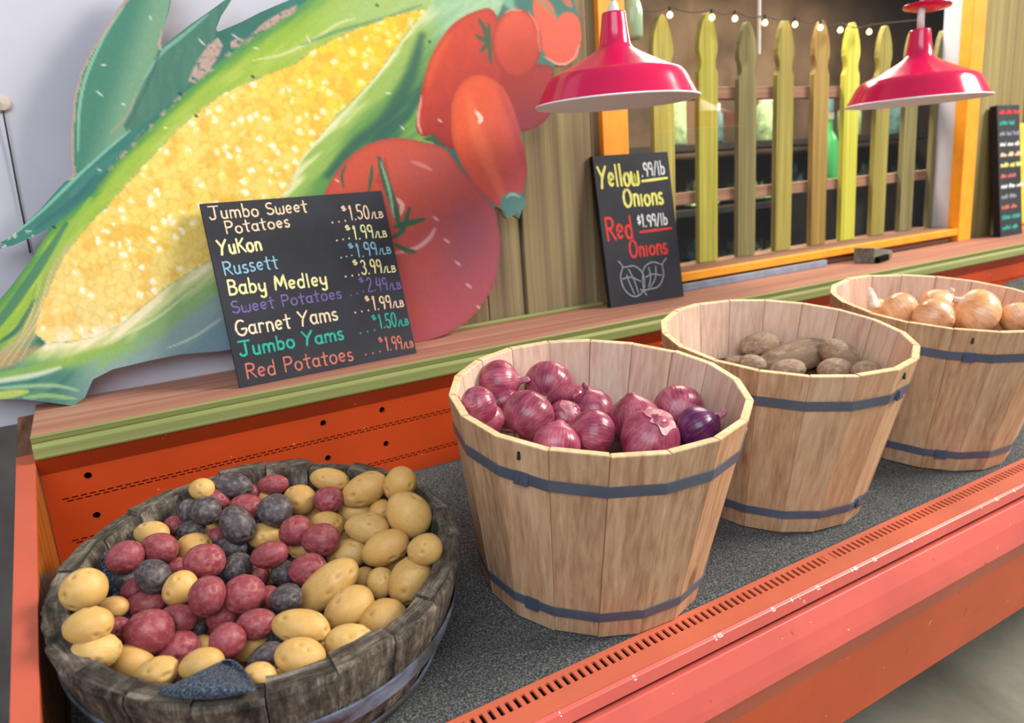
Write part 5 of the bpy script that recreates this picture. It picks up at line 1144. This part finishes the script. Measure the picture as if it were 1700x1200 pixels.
# ------------------------------------------------------------------ pendant lamps
def lamp(px, depth, label, disc):
    p = CAM + ray(*px) * depth; t = empty('pendant_lamp', Matrix.Translation(p)); tag(t, label, 'lamp', 'red pendant lamps over the case')
    s = depth / 1.56
    outp = spline([(.170, 0), (.169, .002), (.159, .020), (.146, .044), (.138, .054)], 4) + spline([(.136, .0555), (.10, .072), (.060, .092), (.040, .104), (.034, .111)], 5) + [(.0335, .1115), (.0325, .113), (.027, .150), (.0245, .172), (.0235, .175), (.010, .177), (0, .177)]
    sh = .34 / .34
    shd = MB().lathe([(r, z) for r, z in outp], 96).build('shade', M['lamp_red'], t, smooth=True)
    inn_ = [(.170, 0), (.1665, .0008), (.1565, .020), (.143, .043), (.10, .068), (.055, .088), (.03, .10), (0, .10)]
    MB().lathe(inn_, 96).build('shade_lining', M['lamp_white'], t, smooth=True)
    tb = [(.1705 + .0022 * math.cos(a), .0022 * math.sin(a)) for a in np.linspace(0, 6.283, 9)]
    MB().lathe(tb, 96).build('rolled_rim', M['lamp_white'], shd, smooth=True)
    MB().lathe([(0, .05), (.02, .05), (.022, .075), (.022, .1), (0, .1)], 24).build('socket', M['cord_white'], t)
    if disc:
        MB().tube([(0, 0, .177), (0, 0, .226)], .0085, 14).build('stem_tube', M['cord_white'], t, smooth=True)
        MB().lathe([(0, .222), (.030, .224), (.056, .231), (.0565, .2335), (.03, .236), (.012, .238), (0, .238)], 48).build('cap_disc', M['lamp_red'], t, Matrix.Rotation(.10, 4, 'Y'), smooth=True)
        MB().tube([(0, 0, .236), (0, 0, 1.3)], .006, 10).build('cord', M['cord_white'], t, smooth=True)
    else:
        MB().lathe([(.012, .176), (.0105, .186), (.006, .196), (0, .196)], 20).build('strain_relief', M['cord_white'], t, smooth=True)
        MB().tube([(0, 0, .19), (0, 0, 1.3)], .0045, 10).build('cord', M['cord_white'], t, smooth=True)
lamp((1024, 170), 1.56, 'glossy red pendant lamp hanging by white cord before the orange post', False)
lamp((1521.5, 168.5), 1.94, 'glossy red pendant lamp with a small red disc above it', True)

# ------------------------------------------------------------------ small things
p = on_z(1392, 428, LEDGE_Z); wm = wood('grey_weathered_block', (84, 82, 74), (124, 122, 112), (150, 148, 138), 'X', 1.0, .8, .02)
t = empty('wooden_wedge', Matrix.Translation((p.x - .02, 1.445, LEDGE_Z + .0005)) @ Matrix.Rotation(.25, 4, 'Z')); tag(t, 'grey weathered wooden wedge lying on the ledge by window trim', 'wedge')
b = MB(); b.V = [(-.075, -.045, 0), (.09, -.045, 0), (.09, .02, 0), (-.075, .02, 0), (-.075, -.045, .050), (.09, -.045, .024), (.09, .02, .024), (-.075, .02, .050)]
b.F = [(0, 3, 2, 1), (4, 5, 6, 7), (0, 1, 5, 4), (1, 2, 6, 5), (2, 3, 7, 6), (3, 0, 4, 7)]; b.build('block', wm, t, bevel=.003)
MB().box((-.07, -.060, 0), (.02, -.046, .02)).build('foot', M['black'], t, bevel=.002)
p = on_y(3, 172, YW)
t = empty('wall_hook', Matrix.Translation((p.x, YW, p.z))); tag(t, 'round white plate on the wall with thin dark wire hanging', 'hook')
MB().lathe([(0, 0), (.013, 0), (.015, .003), (.012, .009), (0, .012)], 24).build('plate', plain('aged_white_plate', (200, 184, 172), .5), t, Matrix.Rotation(math.pi / 2, 4, 'X'))
q = on_y(40, 372, YW) - p
MB().tube([(0, -.008, 0), (q.x * .35, -.006, q.z * .35), (q.x * .8, -.005, q.z * .8), (q.x * 1.05, -.004, q.z * 1.25)], .0014, 6).build('wire', plain('dark_wire', (50, 46, 50), .6), t)
